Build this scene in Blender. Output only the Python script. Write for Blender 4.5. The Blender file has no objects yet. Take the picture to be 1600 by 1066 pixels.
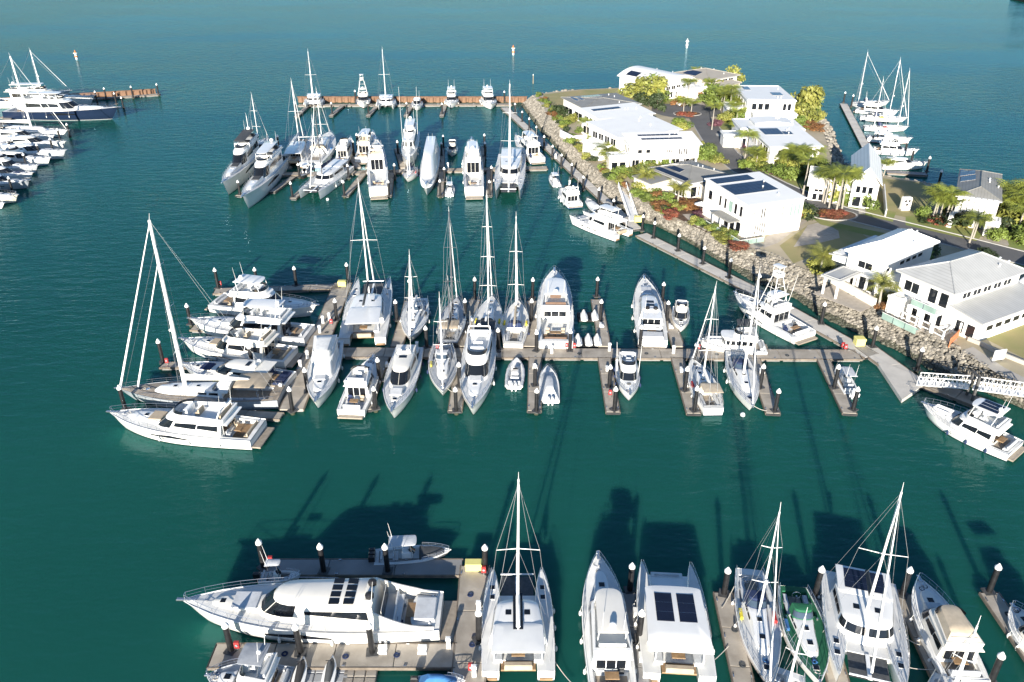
import bpy, math, random
from mathutils import Vector
random.seed(7)
SC = bpy.context.scene
COL = SC.collection
R = math.radians

# ------------------------------------------------------------------ camera
CAM_H, FPX, PITCH = 60.0, 1240.0, R(28.6)
CP, SP = math.cos(PITCH), math.sin(PITCH)
cam = bpy.data.cameras.new('camera'); cam_o = bpy.data.objects.new('camera', cam); COL.objects.link(cam_o)
cam.sensor_width = 36.0; cam.lens = FPX/1600*36.0
cam.clip_start = 1.0; cam.clip_end = 9000.0
cam_o.location = (0, 0, CAM_H); cam_o.rotation_euler = (math.pi/2-PITCH, 0, 0)
SC.camera = cam_o

# ------------------------------------------------------------------ sky and sun
SUN_EL, SUN_AZ = R(14.5), R(10.7)          # the sun stands behind the camera, slightly to its left
w = bpy.data.worlds.new('World'); SC.world = w; w.use_nodes = True
nt = w.node_tree; nt.nodes.clear()
bgn = nt.nodes.new('ShaderNodeBackground'); outn = nt.nodes.new('ShaderNodeOutputWorld')
sky = nt.nodes.new('ShaderNodeTexSky'); sky.sky_type = 'NISHITA'; sky.sun_disc = False
sky.sun_elevation = SUN_EL; sky.sun_rotation = math.pi + SUN_AZ
sky.air_density = 1.0; sky.dust_density = 0.25; sky.ozone_density = 4.0
bgn.inputs['Strength'].default_value = 0.075
nt.links.new(sky.outputs[0], bgn.inputs[0]); nt.links.new(bgn.outputs[0], outn.inputs[0])
sun = bpy.data.lights.new('sun', 'SUN'); sun.energy = 5.0; sun.angle = R(0.5); sun.color = (1.0, 0.92, 0.80)
sun_o = bpy.data.objects.new('sun', sun); COL.objects.link(sun_o)
to_sun = Vector((-math.sin(SUN_AZ)*math.cos(SUN_EL), -math.cos(SUN_AZ)*math.cos(SUN_EL), math.sin(SUN_EL)))
sun_o.rotation_euler = to_sun.to_track_quat('Z', 'Y').to_euler()
sun_o.location = to_sun*300
SC.view_settings.view_transform = 'Standard'; SC.view_settings.look = 'None'
SC.view_settings.gamma = 1.0; SC.view_settings.exposure = 1.3

# ------------------------------------------------------------------ survey: a spot of the photo -> metres on a level
def P(x, y, z=0.0):
    t = (CAM_H-z)/(FPX*SP+(y-533)*CP)
    return Vector(((x-800)*t, (FPX*CP-(y-533)*SP)*t, z))

# ------------------------------------------------------------------ materials
M = {}
def mat(name, col, rough=0.5, var=0.08, scale=1.0, metal=0.0, bump=0.0, bscale=None, col2=None, coat=0.0, spec=0.5, rnd=0.0):
    m = bpy.data.materials.new(name); m.use_nodes = True; t = m.node_tree; b = t.nodes['Principled BSDF']
    b.inputs['Roughness'].default_value = rough; b.inputs['Metallic'].default_value = metal
    b.inputs['Coat Weight'].default_value = coat; b.inputs['Specular IOR Level'].default_value = spec
    tc = t.nodes.new('ShaderNodeTexCoord')
    n = t.nodes.new('ShaderNodeTexNoise'); n.inputs['Scale'].default_value = scale; n.inputs['Detail'].default_value = 5
    t.links.new(tc.outputs['Object'], n.inputs['Vector'])
    r = t.nodes.new('ShaderNodeValToRGB'); r.color_ramp.elements[0].position = .3; r.color_ramp.elements[1].position = .7
    c2 = col2 or tuple(max(0, c*(1-2*var)) for c in col)
    r.color_ramp.elements[0].color = (*c2, 1); r.color_ramp.elements[1].color = (*col, 1)
    t.links.new(n.outputs['Fac'], r.inputs[0]); last = r.outputs[0]
    if rnd:
        oi = t.nodes.new('ShaderNodeObjectInfo'); hs = t.nodes.new('ShaderNodeHueSaturation')
        mr = t.nodes.new('ShaderNodeMapRange'); mr.inputs[3].default_value = 1-rnd; mr.inputs[4].default_value = 1+rnd
        t.links.new(oi.outputs['Random'], mr.inputs[0]); t.links.new(mr.outputs[0], hs.inputs['Value'])
        t.links.new(last, hs.inputs['Color']); last = hs.outputs[0]
    t.links.new(last, b.inputs['Base Color'])
    if bump:
        n2 = t.nodes.new('ShaderNodeTexNoise'); n2.inputs['Scale'].default_value = bscale or scale*6; n2.inputs['Detail'].default_value = 4
        t.links.new(tc.outputs['Object'], n2.inputs['Vector'])
        bp = t.nodes.new('ShaderNodeBump'); bp.inputs['Strength'].default_value = bump; bp.inputs['Distance'].default_value = 0.05
        t.links.new(n2.outputs['Fac'], bp.inputs['Height']); t.links.new(bp.outputs[0], b.inputs['Normal'])
    M[name] = m
    return m
def hull_mat(name, col, boot, stripe=None, z0=0.10, zs=None):
    m = mat(name, col, 0.18, 0.03, 0.6, coat=0.3); t = m.node_tree; b = t.nodes['Principled BSDF']
    src = b.inputs['Base Color'].links[0].from_socket
    tc = t.nodes.new('ShaderNodeTexCoord'); sx = t.nodes.new('ShaderNodeSeparateXYZ'); t.links.new(tc.outputs['Object'], sx.inputs[0])
    def layer(src, lo, hi, c):
        a = t.nodes.new('ShaderNodeMath'); a.operation = 'COMPARE'; a.inputs[1].default_value = (lo+hi)/2; a.inputs[2].default_value = (hi-lo)/2
        t.links.new(sx.outputs['Z'], a.inputs[0])
        mx = t.nodes.new('ShaderNodeMix'); mx.data_type = 'RGBA'; mx.inputs[7].default_value = (*c, 1)
        t.links.new(a.outputs[0], mx.inputs[0]); t.links.new(src, mx.inputs[6]); return mx.outputs[2]
    src = layer(src, -3, z0, boot)
    if stripe: src = layer(src, zs[0], zs[1], stripe)
    t.links.new(src, b.inputs['Base Color']); return m

mat('gelcoat', (.81,.81,.79), .25, .05, .45, coat=.25, rnd=.05)
mat('gelcoat_warm', (.78,.75,.68), .3, .04, .7)
mat('deck_white', (.72,.72,.70), .5, .09, .8, rnd=.08)
mat('deck_grey', (.42,.44,.46), .6, .08, 1.2)
mat('teak', (.33,.21,.11), .6, .2, 2.0)
mat('teak_grey', (.34,.29,.23), .7, .15, 2.0)
mat('glass_dark', (.012,.015,.02), .05, .2, .4)
mat('glass_green', (.30,.42,.37), .06, .2, .4)
mat('glass_blue', (.06,.09,.13), .05, .2, .4)
mat('black', (.02,.02,.022), .4, .2, 2.0)
mat('rubber', (.03,.03,.032), .7, .2, 2.0)
mat('steel', (.62,.63,.65), .25, .05, 1.0, metal=.9)
mat('alu', (.72,.73,.74), .4, .05, 1.0, metal=.35)
mat('mast_white', (.80,.80,.78), .35, .03, 1.0)
mat('mast_dark', (.10,.10,.11), .35, .1, 1.0)
mat('rope', (.55,.52,.46), .9, .1, 4.0)
mat('wire', (.45,.46,.47), .4, .1, 1.0, metal=.5)
for nm, c in dict(navy=(.015,.03,.09), grey=(.33,.35,.38), light=(.56,.58,.60), tan=(.45,.37,.27), white=(.78,.78,.76), green=(.01,.12,.055),
                  teal=(.03,.25,.30), charcoal=(.06,.065,.07), red=(.45,.03,.03), brown=(.16,.10,.07), blue=(.04,.16,.38), sand=(.55,.46,.34), yellow=(.75,.62,.05)).items():
    mat('cloth_'+nm, c, .85, .10, 1.5, bump=.25, bscale=5)
mat('net', (.10,.105,.11), .9, .2, 3.0)
mat('orange', (.6,.16,.03), .6, .1, 2.0)
hull_mat('hull_white', (.80,.80,.78), (.02,.03,.06))
hull_mat('hull_white_blue', (.80,.80,.78), (.02,.03,.06), (.03,.06,.2), .10, (.28,.36))
hull_mat('hull_white_red', (.79,.79,.77), (.25,.03,.03), (.35,.04,.04), .08, (.9,.96))
hull_mat('hull_white_boot_red', (.80,.80,.78), (.28,.03,.03), None, .14)
hull_mat('hull_white_boot_blue', (.80,.80,.78), (.02,.07,.25), None, .16)
hull_mat('hull_white_grey', (.80,.80,.78), (.03,.03,.035), (.22,.23,.25), .10, (.5,.62))
hull_mat('hull_cream', (.74,.70,.60), (.03,.03,.03))
hull_mat('hull_grey', (.34,.37,.40), (.02,.02,.03))
hull_mat('hull_silver', (.52,.55,.58), (.02,.02,.03))
hull_mat('hull_navy', (.012,.022,.05), (.5,.5,.5), None, .18)
hull_mat('hull_dark', (.05,.055,.06), (.3,.02,.02))
mat('solar', (.012,.016,.035), .12, .2, .5)
mat('concrete', (.39,.35,.295), .85, .16, .6, col2=(.25,.22,.18), bump=.3, bscale=8, rnd=.06)
mat('concrete_dark', (.27,.265,.26), .85, .14, .35, bump=.3, bscale=8, rnd=.05)
mat('concrete_pale', (.56,.53,.48), .85, .10, .4, bump=.3, bscale=8, rnd=.05)
mat('whaler', (.20,.165,.13), .8, .2, 1.5)
mat('pile_growth', (.07,.075,.045), .95, .3, 3.0, bump=.6)
mat('pile_black', (.018,.018,.02), .45, .3, 1.5)
mat('pile_grey', (.10,.10,.10), .6, .3, 1.5)
mat('cap_white', (.82,.82,.80), .4, .03, 2.0)
mat('rust', (.26,.15,.09), .9, .3, .5, col2=(.10,.06,.04), bump=.5, bscale=4)
mat('rock', (.29,.265,.225), .9, .2, .8, col2=(.12,.11,.09), bump=.6, bscale=5, rnd=.35)
mat('rock_wet', (.09,.085,.06), .6, .2, .8, col2=(.045,.05,.035), bump=.6, bscale=5)
mat('rock_bed', (.13,.12,.10), .95, .2, .5, col2=(.06,.055,.045), bump=.8, bscale=2)
mat('ground_sand', (.44,.37,.27), .95, .15, .15, col2=(.31,.28,.18), bump=.3, bscale=3)
mat('path_concrete', (.45,.42,.37), .9, .1, .3, bump=.2, bscale=8)
mat('asphalt', (.125,.125,.128), .9, .12, .25, bump=.3, bscale=12)
mat('kerb', (.42,.41,.39), .85, .1, 1.0)
mat('lawn', (.17,.225,.05), .95, .2, .25, col2=(.26,.235,.085), bump=.25, bscale=9)
mat('lawn_dry', (.36,.285,.145), .95, .2, .14, col2=(.22,.225,.08), bump=.25, bscale=9)
mat('paver', (.44,.39,.33), .85, .12, 1.2, bump=.2, bscale=8)
mat('mulch', (.13,.075,.045), .95, .3, 1.5, bump=.8, bscale=10)
mat('render_white', (.80,.79,.76), .75, .04, .4)
mat('render_cream', (.72,.67,.58), .8, .05, .4)
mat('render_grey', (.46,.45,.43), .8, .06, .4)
mat('roof_white', (.80,.80,.78), .5, .03, .4)
mat('roof_grey', (.27,.265,.245), .6, .10, .4)
mat('roof_light', (.42,.425,.42), .5, .07, .4)
mat('roof_beige', (.36,.33,.28), .6, .06, .4)
mat('roof_dark', (.10,.105,.11), .5, .1, .4)
for nm in ('roof_white','roof_grey','roof_light','roof_beige','roof_dark'):
    t = M[nm].node_tree; b_ = t.nodes['Principled BSDF']; src = b_.inputs['Base Color'].links[0].from_socket
    tc = t.nodes.new('ShaderNodeTexCoord'); wv = t.nodes.new('ShaderNodeTexWave'); wv.bands_direction = 'X'; wv.inputs['Scale'].default_value = .55; wv.inputs['Distortion'].default_value = 0
    rp = t.nodes.new('ShaderNodeValToRGB'); rp.color_ramp.elements[0].position = .0; rp.color_ramp.elements[0].color = (.80,.80,.80,1); rp.color_ramp.elements[1].position = .22; rp.color_ramp.elements[1].color = (1,1,1,1)
    mx = t.nodes.new('ShaderNodeMix'); mx.data_type = 'RGBA'; mx.blend_type = 'MULTIPLY'; mx.inputs[0].default_value = 1
    t.links.new(tc.outputs['Object'], wv.inputs['Vector']); t.links.new(wv.outputs['Fac'], rp.inputs[0]); t.links.new(src, mx.inputs[6]); t.links.new(rp.outputs[0], mx.inputs[7]); t.links.new(mx.outputs[2], b_.inputs['Base Color'])
mat('terracotta', (.52,.20,.09), .8, .12, 1.0)
mat('pool_water', (.03,.26,.24), .05, .1, .5)
mat('trunk', (.36,.33,.28), .9, .15, 2.0, bump=.4)
mat('bark', (.12,.09,.065), .95, .2, 3.0, bump=.5)
mat('leaf_palm', (.23,.255,.04), .6, .25, .6, col2=(.12,.155,.025), rnd=.25)
mat('leaf_yellow', (.27,.265,.055), .6, .2, .6, col2=(.13,.15,.03), rnd=.2)
mat('leaf_green', (.16,.21,.035), .65, .25, .5, col2=(.075,.115,.02), rnd=.25)
mat('leaf_dark', (.035,.055,.016), .65, .25, .5, col2=(.02,.035,.012), rnd=.2)
mat('leaf_red', (.25,.05,.035), .7, .3, .8, col2=(.13,.07,.03), rnd=.2)
mat('leaf_purple', (.13,.05,.07), .7, .3, .8, rnd=.2)
mat('leaf_bronze', (.26,.12,.04), .7, .3, .8, rnd=.2)
mat('sign_red', (.6,.04,.04), .6, .05, 1.0)
mat('sign_green', (.05,.35,.12), .6, .05, 1.0)
mat('plastic_yellow', (.72,.66,.22), .6, .06, 1.0)
mat('plastic_red', (.36,.035,.035), .5, .1, 1.0)
mat('float_grey', (.36,.37,.38), .8, .1, 1.0)

# ------------------------------------------------------------------ mesh helpers
OX = 0.0
class MB:
    def __init__(s): s.v = []; s.f = []
    def add(s, vs, fs):
        o = len(s.v); s.v += [tuple(v) for v in vs]; s.f += [tuple(i+o for i in f) for f in fs]; return s
    def box(s, x0, x1, y0, y1, z0, z1, tx=0, ty=0):
        a, b = tx, ty
        return s.add([(x0,y0,z0),(x1,y0,z0),(x1,y1,z0),(x0,y1,z0),(x0+a,y0+b,z1),(x1-a,y0+b,z1),(x1-a,y1-b,z1),(x0+a,y1-b,z1)],
              [(3,2,1,0),(4,5,6,7),(0,1,5,4),(1,2,6,5),(2,3,7,6),(3,0,4,7)])
    def rbox(s, x0, x1, y0, y1, z0, z1, b=.05):
        return s.box(x0, x1, y0, y1, z0, z1-b).box(x0+.002, x1-.002, y0+.002, y1-.002, z1-b, z1, b, b)
    def rings(s, rs, cap0=True, cap1=True, closed=True):
        o = len(s.v); n = len(rs[0])
        for r in rs: s.v += [tuple(v) for v in r]
        for k in range(len(rs)-1):
            for i in range(n if closed else n-1):
                j = (i+1) % n
                s.f.append((o+k*n+i, o+k*n+j, o+(k+1)*n+j, o+(k+1)*n+i))
        if cap0: s.f.append(tuple(o+i for i in reversed(range(n))))
        if cap1: s.f.append(tuple(o+(len(rs)-1)*n+i for i in range(n)))
        return s
    def tube(s, a, b, r0, r1=None, n=6):
        a, b = Vector(a), Vector(b); d = b-a
        if d.length < 1e-6: return s
        d.normalize(); u = d.cross(Vector((0,0,1)) if abs(d.z) < .9 else Vector((1,0,0))).normalized(); q = d.cross(u)
        r1 = r0 if r1 is None else r1
        rs = [[c+(u*math.cos(t)+q*math.sin(t))*r for t in [2*math.pi*k/n for k in range(n)]] for c, r in ((a, r0), (b, r1))]
        return s.rings(rs)
    def path(s, pts, r, n=4):
        for a, b in zip(pts, pts[1:]): s.tube(a, b, r, n=n)
        return s
    def prism(s, poly, z0, z1):
        return s.rings([[(p[0],p[1],z0) for p in poly], [(p[0],p[1],z1) for p in poly]])
    def ball(s, c, r, sz=1.0, n=8, m=5):
        rs = []
        for k in range(1, m):
            a = math.pi*k/m-math.pi/2
            rs.append([(c[0]+r*math.cos(a)*math.cos(2*math.pi*i/n), c[1]+r*math.cos(a)*math.sin(2*math.pi*i/n), c[2]+r*sz*math.sin(a)) for i in range(n)])
        o = len(s.v); s.rings(rs, False, False)
        b = len(s.v); s.v.append((c[0],c[1],c[2]-r*sz)); s.v.append((c[0],c[1],c[2]+r*sz)); e = o+(m-2)*n
        for i in range(n):
            j = (i+1) % n; s.f.append((b, o+j, o+i)); s.f.append((b+1, e+i, e+j))
        return s
    def mesh(s, name, m, smooth=False):
        me = bpy.data.meshes.new(name); me.from_pydata([(x+OX, y, z) for x, y, z in s.v], [], s.f); me.update()
        me.materials.append(M[m] if isinstance(m, str) else m)
        if smooth: me.polygons.foreach_set('use_smooth', [True]*len(me.polygons)); me.set_sharp_from_angle(angle=R(40))
        return me
    def build(s, name, m, parent=None, smooth=False, label=None):
        o = bpy.data.objects.new(name, s.mesh(name, m, smooth)); COL.objects.link(o)
        if parent is not None: o.parent = parent
        if label: o['label'] = label
        return o
def tag(o, label=None, cat=None, group=None, kind=None):
    if label: o['label'] = label
    if cat: o['category'] = cat
    if group: o['group'] = group
    if kind: o['kind'] = kind
    return o
def empty(name, loc=(0,0,0), rz=0.0):
    e = bpy.data.objects.new(name, None); COL.objects.link(e); e.location = loc; e.rotation_euler = (0,0,rz); e.empty_display_size = .5
    return e
def copy_tree(o, parent=None):
    c = o.copy(); COL.objects.link(c)
    if parent is not None: c.parent = parent
    for ch in list(o.children): copy_tree(ch, c)
    return c
def inst(name, me, parent, loc=(0,0,0), rot=(0,0,0), sc=(1,1,1)):
    o = bpy.data.objects.new(name, me); COL.objects.link(o); o.parent = parent
    o.location = loc; o.rotation_euler = rot; o.scale = sc; return o

# ------------------------------------------------------------------ water
def make_water():
    o = MB().add([(-4000,-600,0),(4000,-600,0),(4000,7000,0),(-4000,7000,0)], [(0,1,2,3)])
    m = bpy.data.materials.new('sea_water'); m.use_nodes = True; t = m.node_tree; t.nodes.clear()
    N = t.nodes.new; Lk = t.links.new
    tc = N('ShaderNodeTexCoord'); out = N('ShaderNodeOutputMaterial')
    dif = N('ShaderNodeSubsurfaceScattering'); dif.falloff = 'BURLEY'; dif.inputs['Scale'].default_value = 2.0; dif.inputs['Radius'].default_value = (.5,1,1); glo = N('ShaderNodeBsdfGlossy'); mix = N('ShaderNodeMixShader'); fr = N('ShaderNodeFresnel'); mul = N('ShaderNodeMath')
    fr.inputs['IOR'].default_value = 1.45; mul.operation = 'MULTIPLY'; mul.inputs[1].default_value = .54     # a choppy surface mirrors less than a flat one
    glo.inputs['Roughness'].default_value = 0.05; glo.inputs['Color'].default_value = (.60,.86,1,1)
    n = N('ShaderNodeTexNoise'); n.inputs['Scale'].default_value = .012; n.inputs['Detail'].default_value = 3
    r = N('ShaderNodeValToRGB'); r.color_ramp.elements[0].position = .3; r.color_ramp.elements[1].position = .72
    r.color_ramp.elements[0].color = (.0068,.067,.052,1); r.color_ramp.elements[1].color = (.0105,.090,.069,1)
    Lk(tc.outputs['Object'], n.inputs['Vector']); Lk(n.outputs['Fac'], r.inputs[0]); Lk(r.outputs[0], dif.inputs['Color'])
    wmp = N('ShaderNodeMapping'); wmp.inputs['Scale'].default_value = (.008,.022,1); wmp.inputs['Rotation'].default_value = (0,0,R(14)); wn = N('ShaderNodeTexNoise'); wn.inputs['Scale'].default_value = 1; wn.inputs['Detail'].default_value = 4
    wm = N('ShaderNodeMapRange'); wm.inputs[1].default_value = .35; wm.inputs[2].default_value = .65; wm.inputs[3].default_value = .38; wm.inputs[4].default_value = 1.0
    Lk(tc.outputs['Object'], wmp.inputs[0]); Lk(wmp.outputs[0], wn.inputs['Vector']); Lk(wn.outputs['Fac'], wm.inputs[0])
    def wave(sx, sy, rot, det, st, dist, prev):
        mp = N('ShaderNodeMapping'); mp.inputs['Scale'].default_value = (sx, sy, 1); mp.inputs['Rotation'].default_value = (0,0,rot)
        q = N('ShaderNodeTexNoise'); q.inputs['Scale'].default_value = 1; q.inputs['Detail'].default_value = det; q.inputs['Roughness'].default_value = .55
        bp = N('ShaderNodeBump'); bp.inputs['Strength'].default_value = st; bp.inputs['Distance'].default_value = dist
        Lk(tc.outputs['Object'], mp.inputs[0]); Lk(mp.outputs[0], q.inputs['Vector']); Lk(q.outputs['Fac'], bp.inputs['Height'])
        Lk(wm.outputs[0], bp.inputs['Strength'])
        if prev: Lk(prev, bp.inputs['Normal'])
        return bp.outputs[0]
    p = wave(.22, .55, R(12), 2, .7, .25, None)
    p = wave(.9, 2.0, R(-8), 3, .8, .09, p)
    Lk(p, glo.inputs['Normal']); Lk(p, fr.inputs['Normal'])
    Lk(fr.outputs[0], mul.inputs[0]); Lk(mul.outputs[0], mix.inputs[0]); Lk(dif.outputs[0], mix.inputs[1]); Lk(glo.outputs[0], mix.inputs[2]); Lk(mix.outputs[0], out.inputs[0])
    ob = o.build('water', m); tag(ob, kind='structure')
make_water()
# ------------------------------------------------------------------ the peninsula
LZ = 3.2
def interp(pl, n):
    d = [0]
    for a, b in zip(pl, pl[1:]): d.append(d[-1]+(Vector(b)-Vector(a)).length)
    out = []
    for k in range(n):
        s = d[-1]*k/(n-1); i = 0
        while i < len(d)-2 and d[i+1] < s: i += 1
        f = (s-d[i])/(d[i+1]-d[i]); out.append(Vector(pl[i]).lerp(Vector(pl[i+1]), f))
    return out
TOP_PX = [(832,150),(868,192),(886,217),(902,240),(930,266),(948,283),(972,296),(1000,312),(1022,328),(1045,345),(1080,350),(1110,366),(1140,381),(1165,391),(1192,394),(1215,402),(1240,416),(1287,437),(1330,462),(1368,482),(1400,500),(1480,537),(1503,548),(1560,585),(1600,604),(1720,670)]
BOT_PX = [(815,164),(845,205),(870,231),(893,256),(916,281),(950,312),(975,330),(1000,347),(1024,352),(1056,368),(1094,389),(1131,412),(1150,423),(1178,440),(1225,457),(1250,470),(1285,495),(1334,518),(1376,535),(1427,561),(1460,580),(1523,606),(1600,638),(1720,705)]
BACK_PX = [(1720,670),(1860,560),(1800,330),(1700,318),(1600,308),(1545,303),(1478,302),(1466,293),(1440,284),(1376,274),(1362,256),(1336,252),(1310,262),(1300,252),(1290,217),(1281,187),(1263,161),(1245,152),(1190,147),(1150,139),(1100,129),(1040,130),(1000,133),(980,137),(905,140),(860,144),(832,150)]
NS = 150
TOPL = interp([P(x, y, LZ-.2) for x, y in TOP_PX], NS)
BOTL = interp([P(x, y, 0) for x, y in BOT_PX], NS)
# monotone pairing of the two edges by nearest point keeps the slope square to the shore
def skirt(name, a, b, zb, m, par=None):
    mb = MB(); rings = []
    for p, q in zip(a, b):
        rings.append([p.lerp(q, k/5) + Vector((random.uniform(-.2,.2), random.uniform(-.2,.2), random.uniform(-.25,.1) if 0 < k < 5 else 0)) for k in range(6)] + [q+Vector((0,0,zb))])
    mb.rings(rings, False, False, closed=False)
    return mb.build(name, m, par, smooth=True)
land_poly = [P(x, y, LZ) for x, y in TOP_PX] + [P(x, y, LZ) for x, y in BACK_PX[1:-1]]
def sheet(name, pts, m, z, kind='structure', parent=None):
    o = MB().add([(p[0], p[1], z) for p in pts], [tuple(range(len(pts)))]).build(name, m, parent)
    if kind: o['kind'] = kind
    return o
g = MB(); nland = len(land_poly)
sheet('ground', land_poly, 'ground_sand', LZ)
rev = skirt('revetment', TOPL, BOTL, -1.5, 'rock_bed'); tag(rev, kind='structure')
backs = [P(x, y, LZ-.02) for x, y in BACK_PX]
cen = P(1200, 280, LZ)
bk = []
for i, p in enumerate(backs):
    a = backs[max(0, i-1)]; b = backs[min(len(backs)-1, i+1)]; d = (b-a).normalized(); nrm = Vector((d.y, -d.x, 0))
    bk.append(Vector((p.x, p.y, 0)) + nrm*4.5)
sea = skirt('sea_wall_bank', interp(backs, 90), interp(bk, 90), -1.5, 'rock_bed'); tag(sea, kind='structure')

# rocks: one by one where they show largest, the rest joined
ico = []
def ico_mesh(seed):
    rr = random.Random(seed); t = (1+5**.5)/2
    vs = [(-1,t,0),(1,t,0),(-1,-t,0),(1,-t,0),(0,-1,t),(0,1,t),(0,-1,-t),(0,1,-t),(t,0,-1),(t,0,1),(-t,0,-1),(-t,0,1)]
    fs = [(0,11,5),(0,5,1),(0,1,7),(0,7,10),(0,10,11),(1,5,9),(5,11,4),(11,10,2),(10,7,6),(7,1,8),(3,9,4),(3,4,2),(3,2,6),(3,6,8),(3,8,9),(4,9,5),(2,4,11),(6,2,10),(8,6,7),(9,8,1)]
    return [tuple(c/1.9*rr.uniform(.72,1.15) for c in v) for v in vs], fs
ICO = [ico_mesh(i) for i in range(8)]
rk = []
rr = random.Random(3)
while len(rk) < 13000:
    s = rr.random()*(NS-1.001); i = int(s); f = s-i; h = rr.uniform(-.04, 1.02)
    a = TOPL[i].lerp(TOPL[i+1], f); b = BOTL[i].lerp(BOTL[i+1], f); p = a.lerp(b, h)
    if rr.random() > min(1, (a-b).length/9): continue
    d = (p-Vector((0,0,CAM_H))).length
    sz = rr.uniform(.13,.36)*(1.3 if rr.random() < .2 else 1.0)
    rk.append((sz/d, sz, p, rr.randrange(8), rr.uniform(0,6.28), rr.uniform(.6,1)))
rk.sort(key=lambda q: -q[0]*(1 if q[2].z >= .55 else .01))
rmesh = [MB().add(*ICO[k]).mesh('rock', 'rock') for k in range(8)]
for q in rk[:300]:
    inst('rock', rmesh[q[3]], rev, q[2]+Vector((0,0,.1)), (rr.uniform(-.4,.4), rr.uniform(-.4,.4), q[4]), (q[1]*1.15, q[1], q[1]*q[5]))
for col_i in range(5):
    mb = MB()
    for q in [q for q in rk[300:] if (q[2].z < .55) == (col_i == 4)][0 if col_i == 4 else col_i::1 if col_i == 4 else 4]:
        vs, fs = ICO[q[3]]; c, s = math.cos(q[4]), math.sin(q[4]); k = q[1]
        mb.add([(q[2].x+k*1.15*(v[0]*c-v[1]*s), q[2].y+k*(v[0]*s+v[1]*c), q[2].z+.1+k*q[5]*v[2]) for v in vs], fs)
    tag(mb.build('rocks', 'rock_wet' if col_i == 4 else 'rock', rev), kind='stuff')
mb = MB()
B1, B2 = interp(backs, 200), interp(bk, 200)
for k in range(1500):
    i = rr.randrange(199); p = B1[i].lerp(B1[i+1], rr.random()).lerp(B2[i], rr.random()); vs, fs = ICO[rr.randrange(8)]; sz = rr.uniform(.3,.7)
    mb.add([(p.x+sz*v[0], p.y+sz*v[1], p.z+.1+sz*.7*v[2]) for v in vs], fs)
tag(mb.build('rocks', 'rock', sea), kind='stuff')

# road: strip with kerbs
def strip(pl, wd):
    L_, R_ = [], []
    for i, p in enumerate(pl):
        a = pl[max(0, i-1)]; b = pl[min(len(pl)-1, i+1)]; d = (b-a).normalized(); n = Vector((-d.y, d.x, 0))
        L_.append(p+n*wd/2); R_.append(p-n*wd/2)
    return L_, R_
road_px = [(1078,166),(1100,192),(1130,238),(1165,266),(1205,287),(1250,307),(1290,325),(1350,341),(1420,358),(1500,378),(1600,404),(1760,445)]
rp = interp([P(x, y, LZ) for x, y in road_px], 40)
Lr, Rr = strip(rp, 7.0)
sheet('road', Lr+Rr[::-1], 'asphalt', LZ+.012)
cc = P(1072, 173, LZ)
sheet('road', [cc+Vector((11*math.cos(a), 11*math.sin(a), 0)) for a in [2*math.pi*k/28 for k in range(28)]], 'asphalt', LZ+.017)
for side, off in ((Lr, 1), (Rr, -1)):
    kb = MB()
    for a, b in zip(side[6:], side[7:]):
        d = (b-a).normalized(); n = Vector((-d.y, d.x, 0))*off
        q = [a, b, b+n*.3, a+n*.3]
        kb.rings([[(v.x, v.y, LZ+.004) for v in q], [(v.x, v.y, LZ+.13) for v in q]])
    tag(kb.build('kerb', 'kerb'), kind='structure')
def px_sheet(name, px, m, dz): return sheet(name, [P(x, y, LZ) for x, y in px], m, LZ+dz)
px_sheet('path', [(832,150),(845,147),(872,176),(887,213),(868,192)], 'path_concrete', .006)
px_sheet('lawn', [(848,148),(905,141),(980,138),(995,150),(985,170),(900,190),(872,180)], 'lawn_dry', .008)
px_sheet('lawn', [(1030,150),(1062,152),(1062,165),(1032,172)], 'lawn', .008)
px_sheet('lawn', [(1105,190),(1150,182),(1170,190),(1160,212),(1118,208)], 'lawn', .008)
px_sheet('lawn', [(1120,213),(1150,212),(1152,224),(1128,224)], 'lawn', .008)
px_sheet('lawn', [(1205,272),(1245,262),(1330,295),(1345,325),(1330,330),(1262,302)], 'lawn', .008)
px_sheet('lawn', [(1372,278),(1440,285),(1458,300),(1452,322),(1440,345),(1352,326),(1362,300)], 'lawn_dry', .007)
px_sheet('lawn', [(1350,322),(1400,332),(1395,347),(1345,335)], 'lawn', .013)
px_sheet('lawn', [(1415,338),(1460,338),(1520,352),(1535,368),(1525,377),(1415,352)], 'lawn', .013)
px_sheet('lawn', [(1575,370),(1640,375),(1700,402),(1600,392),(1575,386)], 'lawn', .008)
px_sheet('lawn', [(1545,392),(1600,410),(1640,420),(1640,440),(1560,408)], 'lawn', .008)
px_sheet('lawn', [(1218,384),(1262,352),(1282,345),(1345,364),(1362,376),(1300,405),(1265,402),(1240,412)], 'lawn_dry', .007)
px_sheet('lawn', [(1268,340),(1295,346),(1410,370),(1400,378),(1282,351)], 'lawn', .015)
px_sheet('driveway', [(1192,388),(1215,380),(1262,345),(1262,335),(1240,340),(1196,372)], 'paver', .011)
px_sheet('driveway', [(1262,352),(1285,346),(1310,361),(1312,372),(1280,380),(1240,386)], 'paver', .013)
px_sheet('lawn', [(1502,516),(1600,442),(1800,520),(1720,650),(1600,560),(1540,530)], 'lawn_dry', .009)
px_sheet('driveway', [(1532,350),(1566,352),(1577,384),(1538,376)], 'paver', .019)
px_sheet('driveway', [(1340,318),(1352,318),(1352,335),(1342,334)], 'path_concrete', .019)
px_sheet('driveway', [(1086,150),(1098,150),(1102,165),(1085,165)], 'paver', .010)
px_sheet('driveway', [(1150,208),(1162,208),(1160,214),(1120,213),(1118,209)], 'path_concrete', .016)
px_sheet('garden_bed', [(1012,300),(1030,288),(1075,300),(1115,325),(1125,345),(1170,375),(1150,386),(1110,366),(1060,342),(1036,330)], 'mulch', .006)
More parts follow.
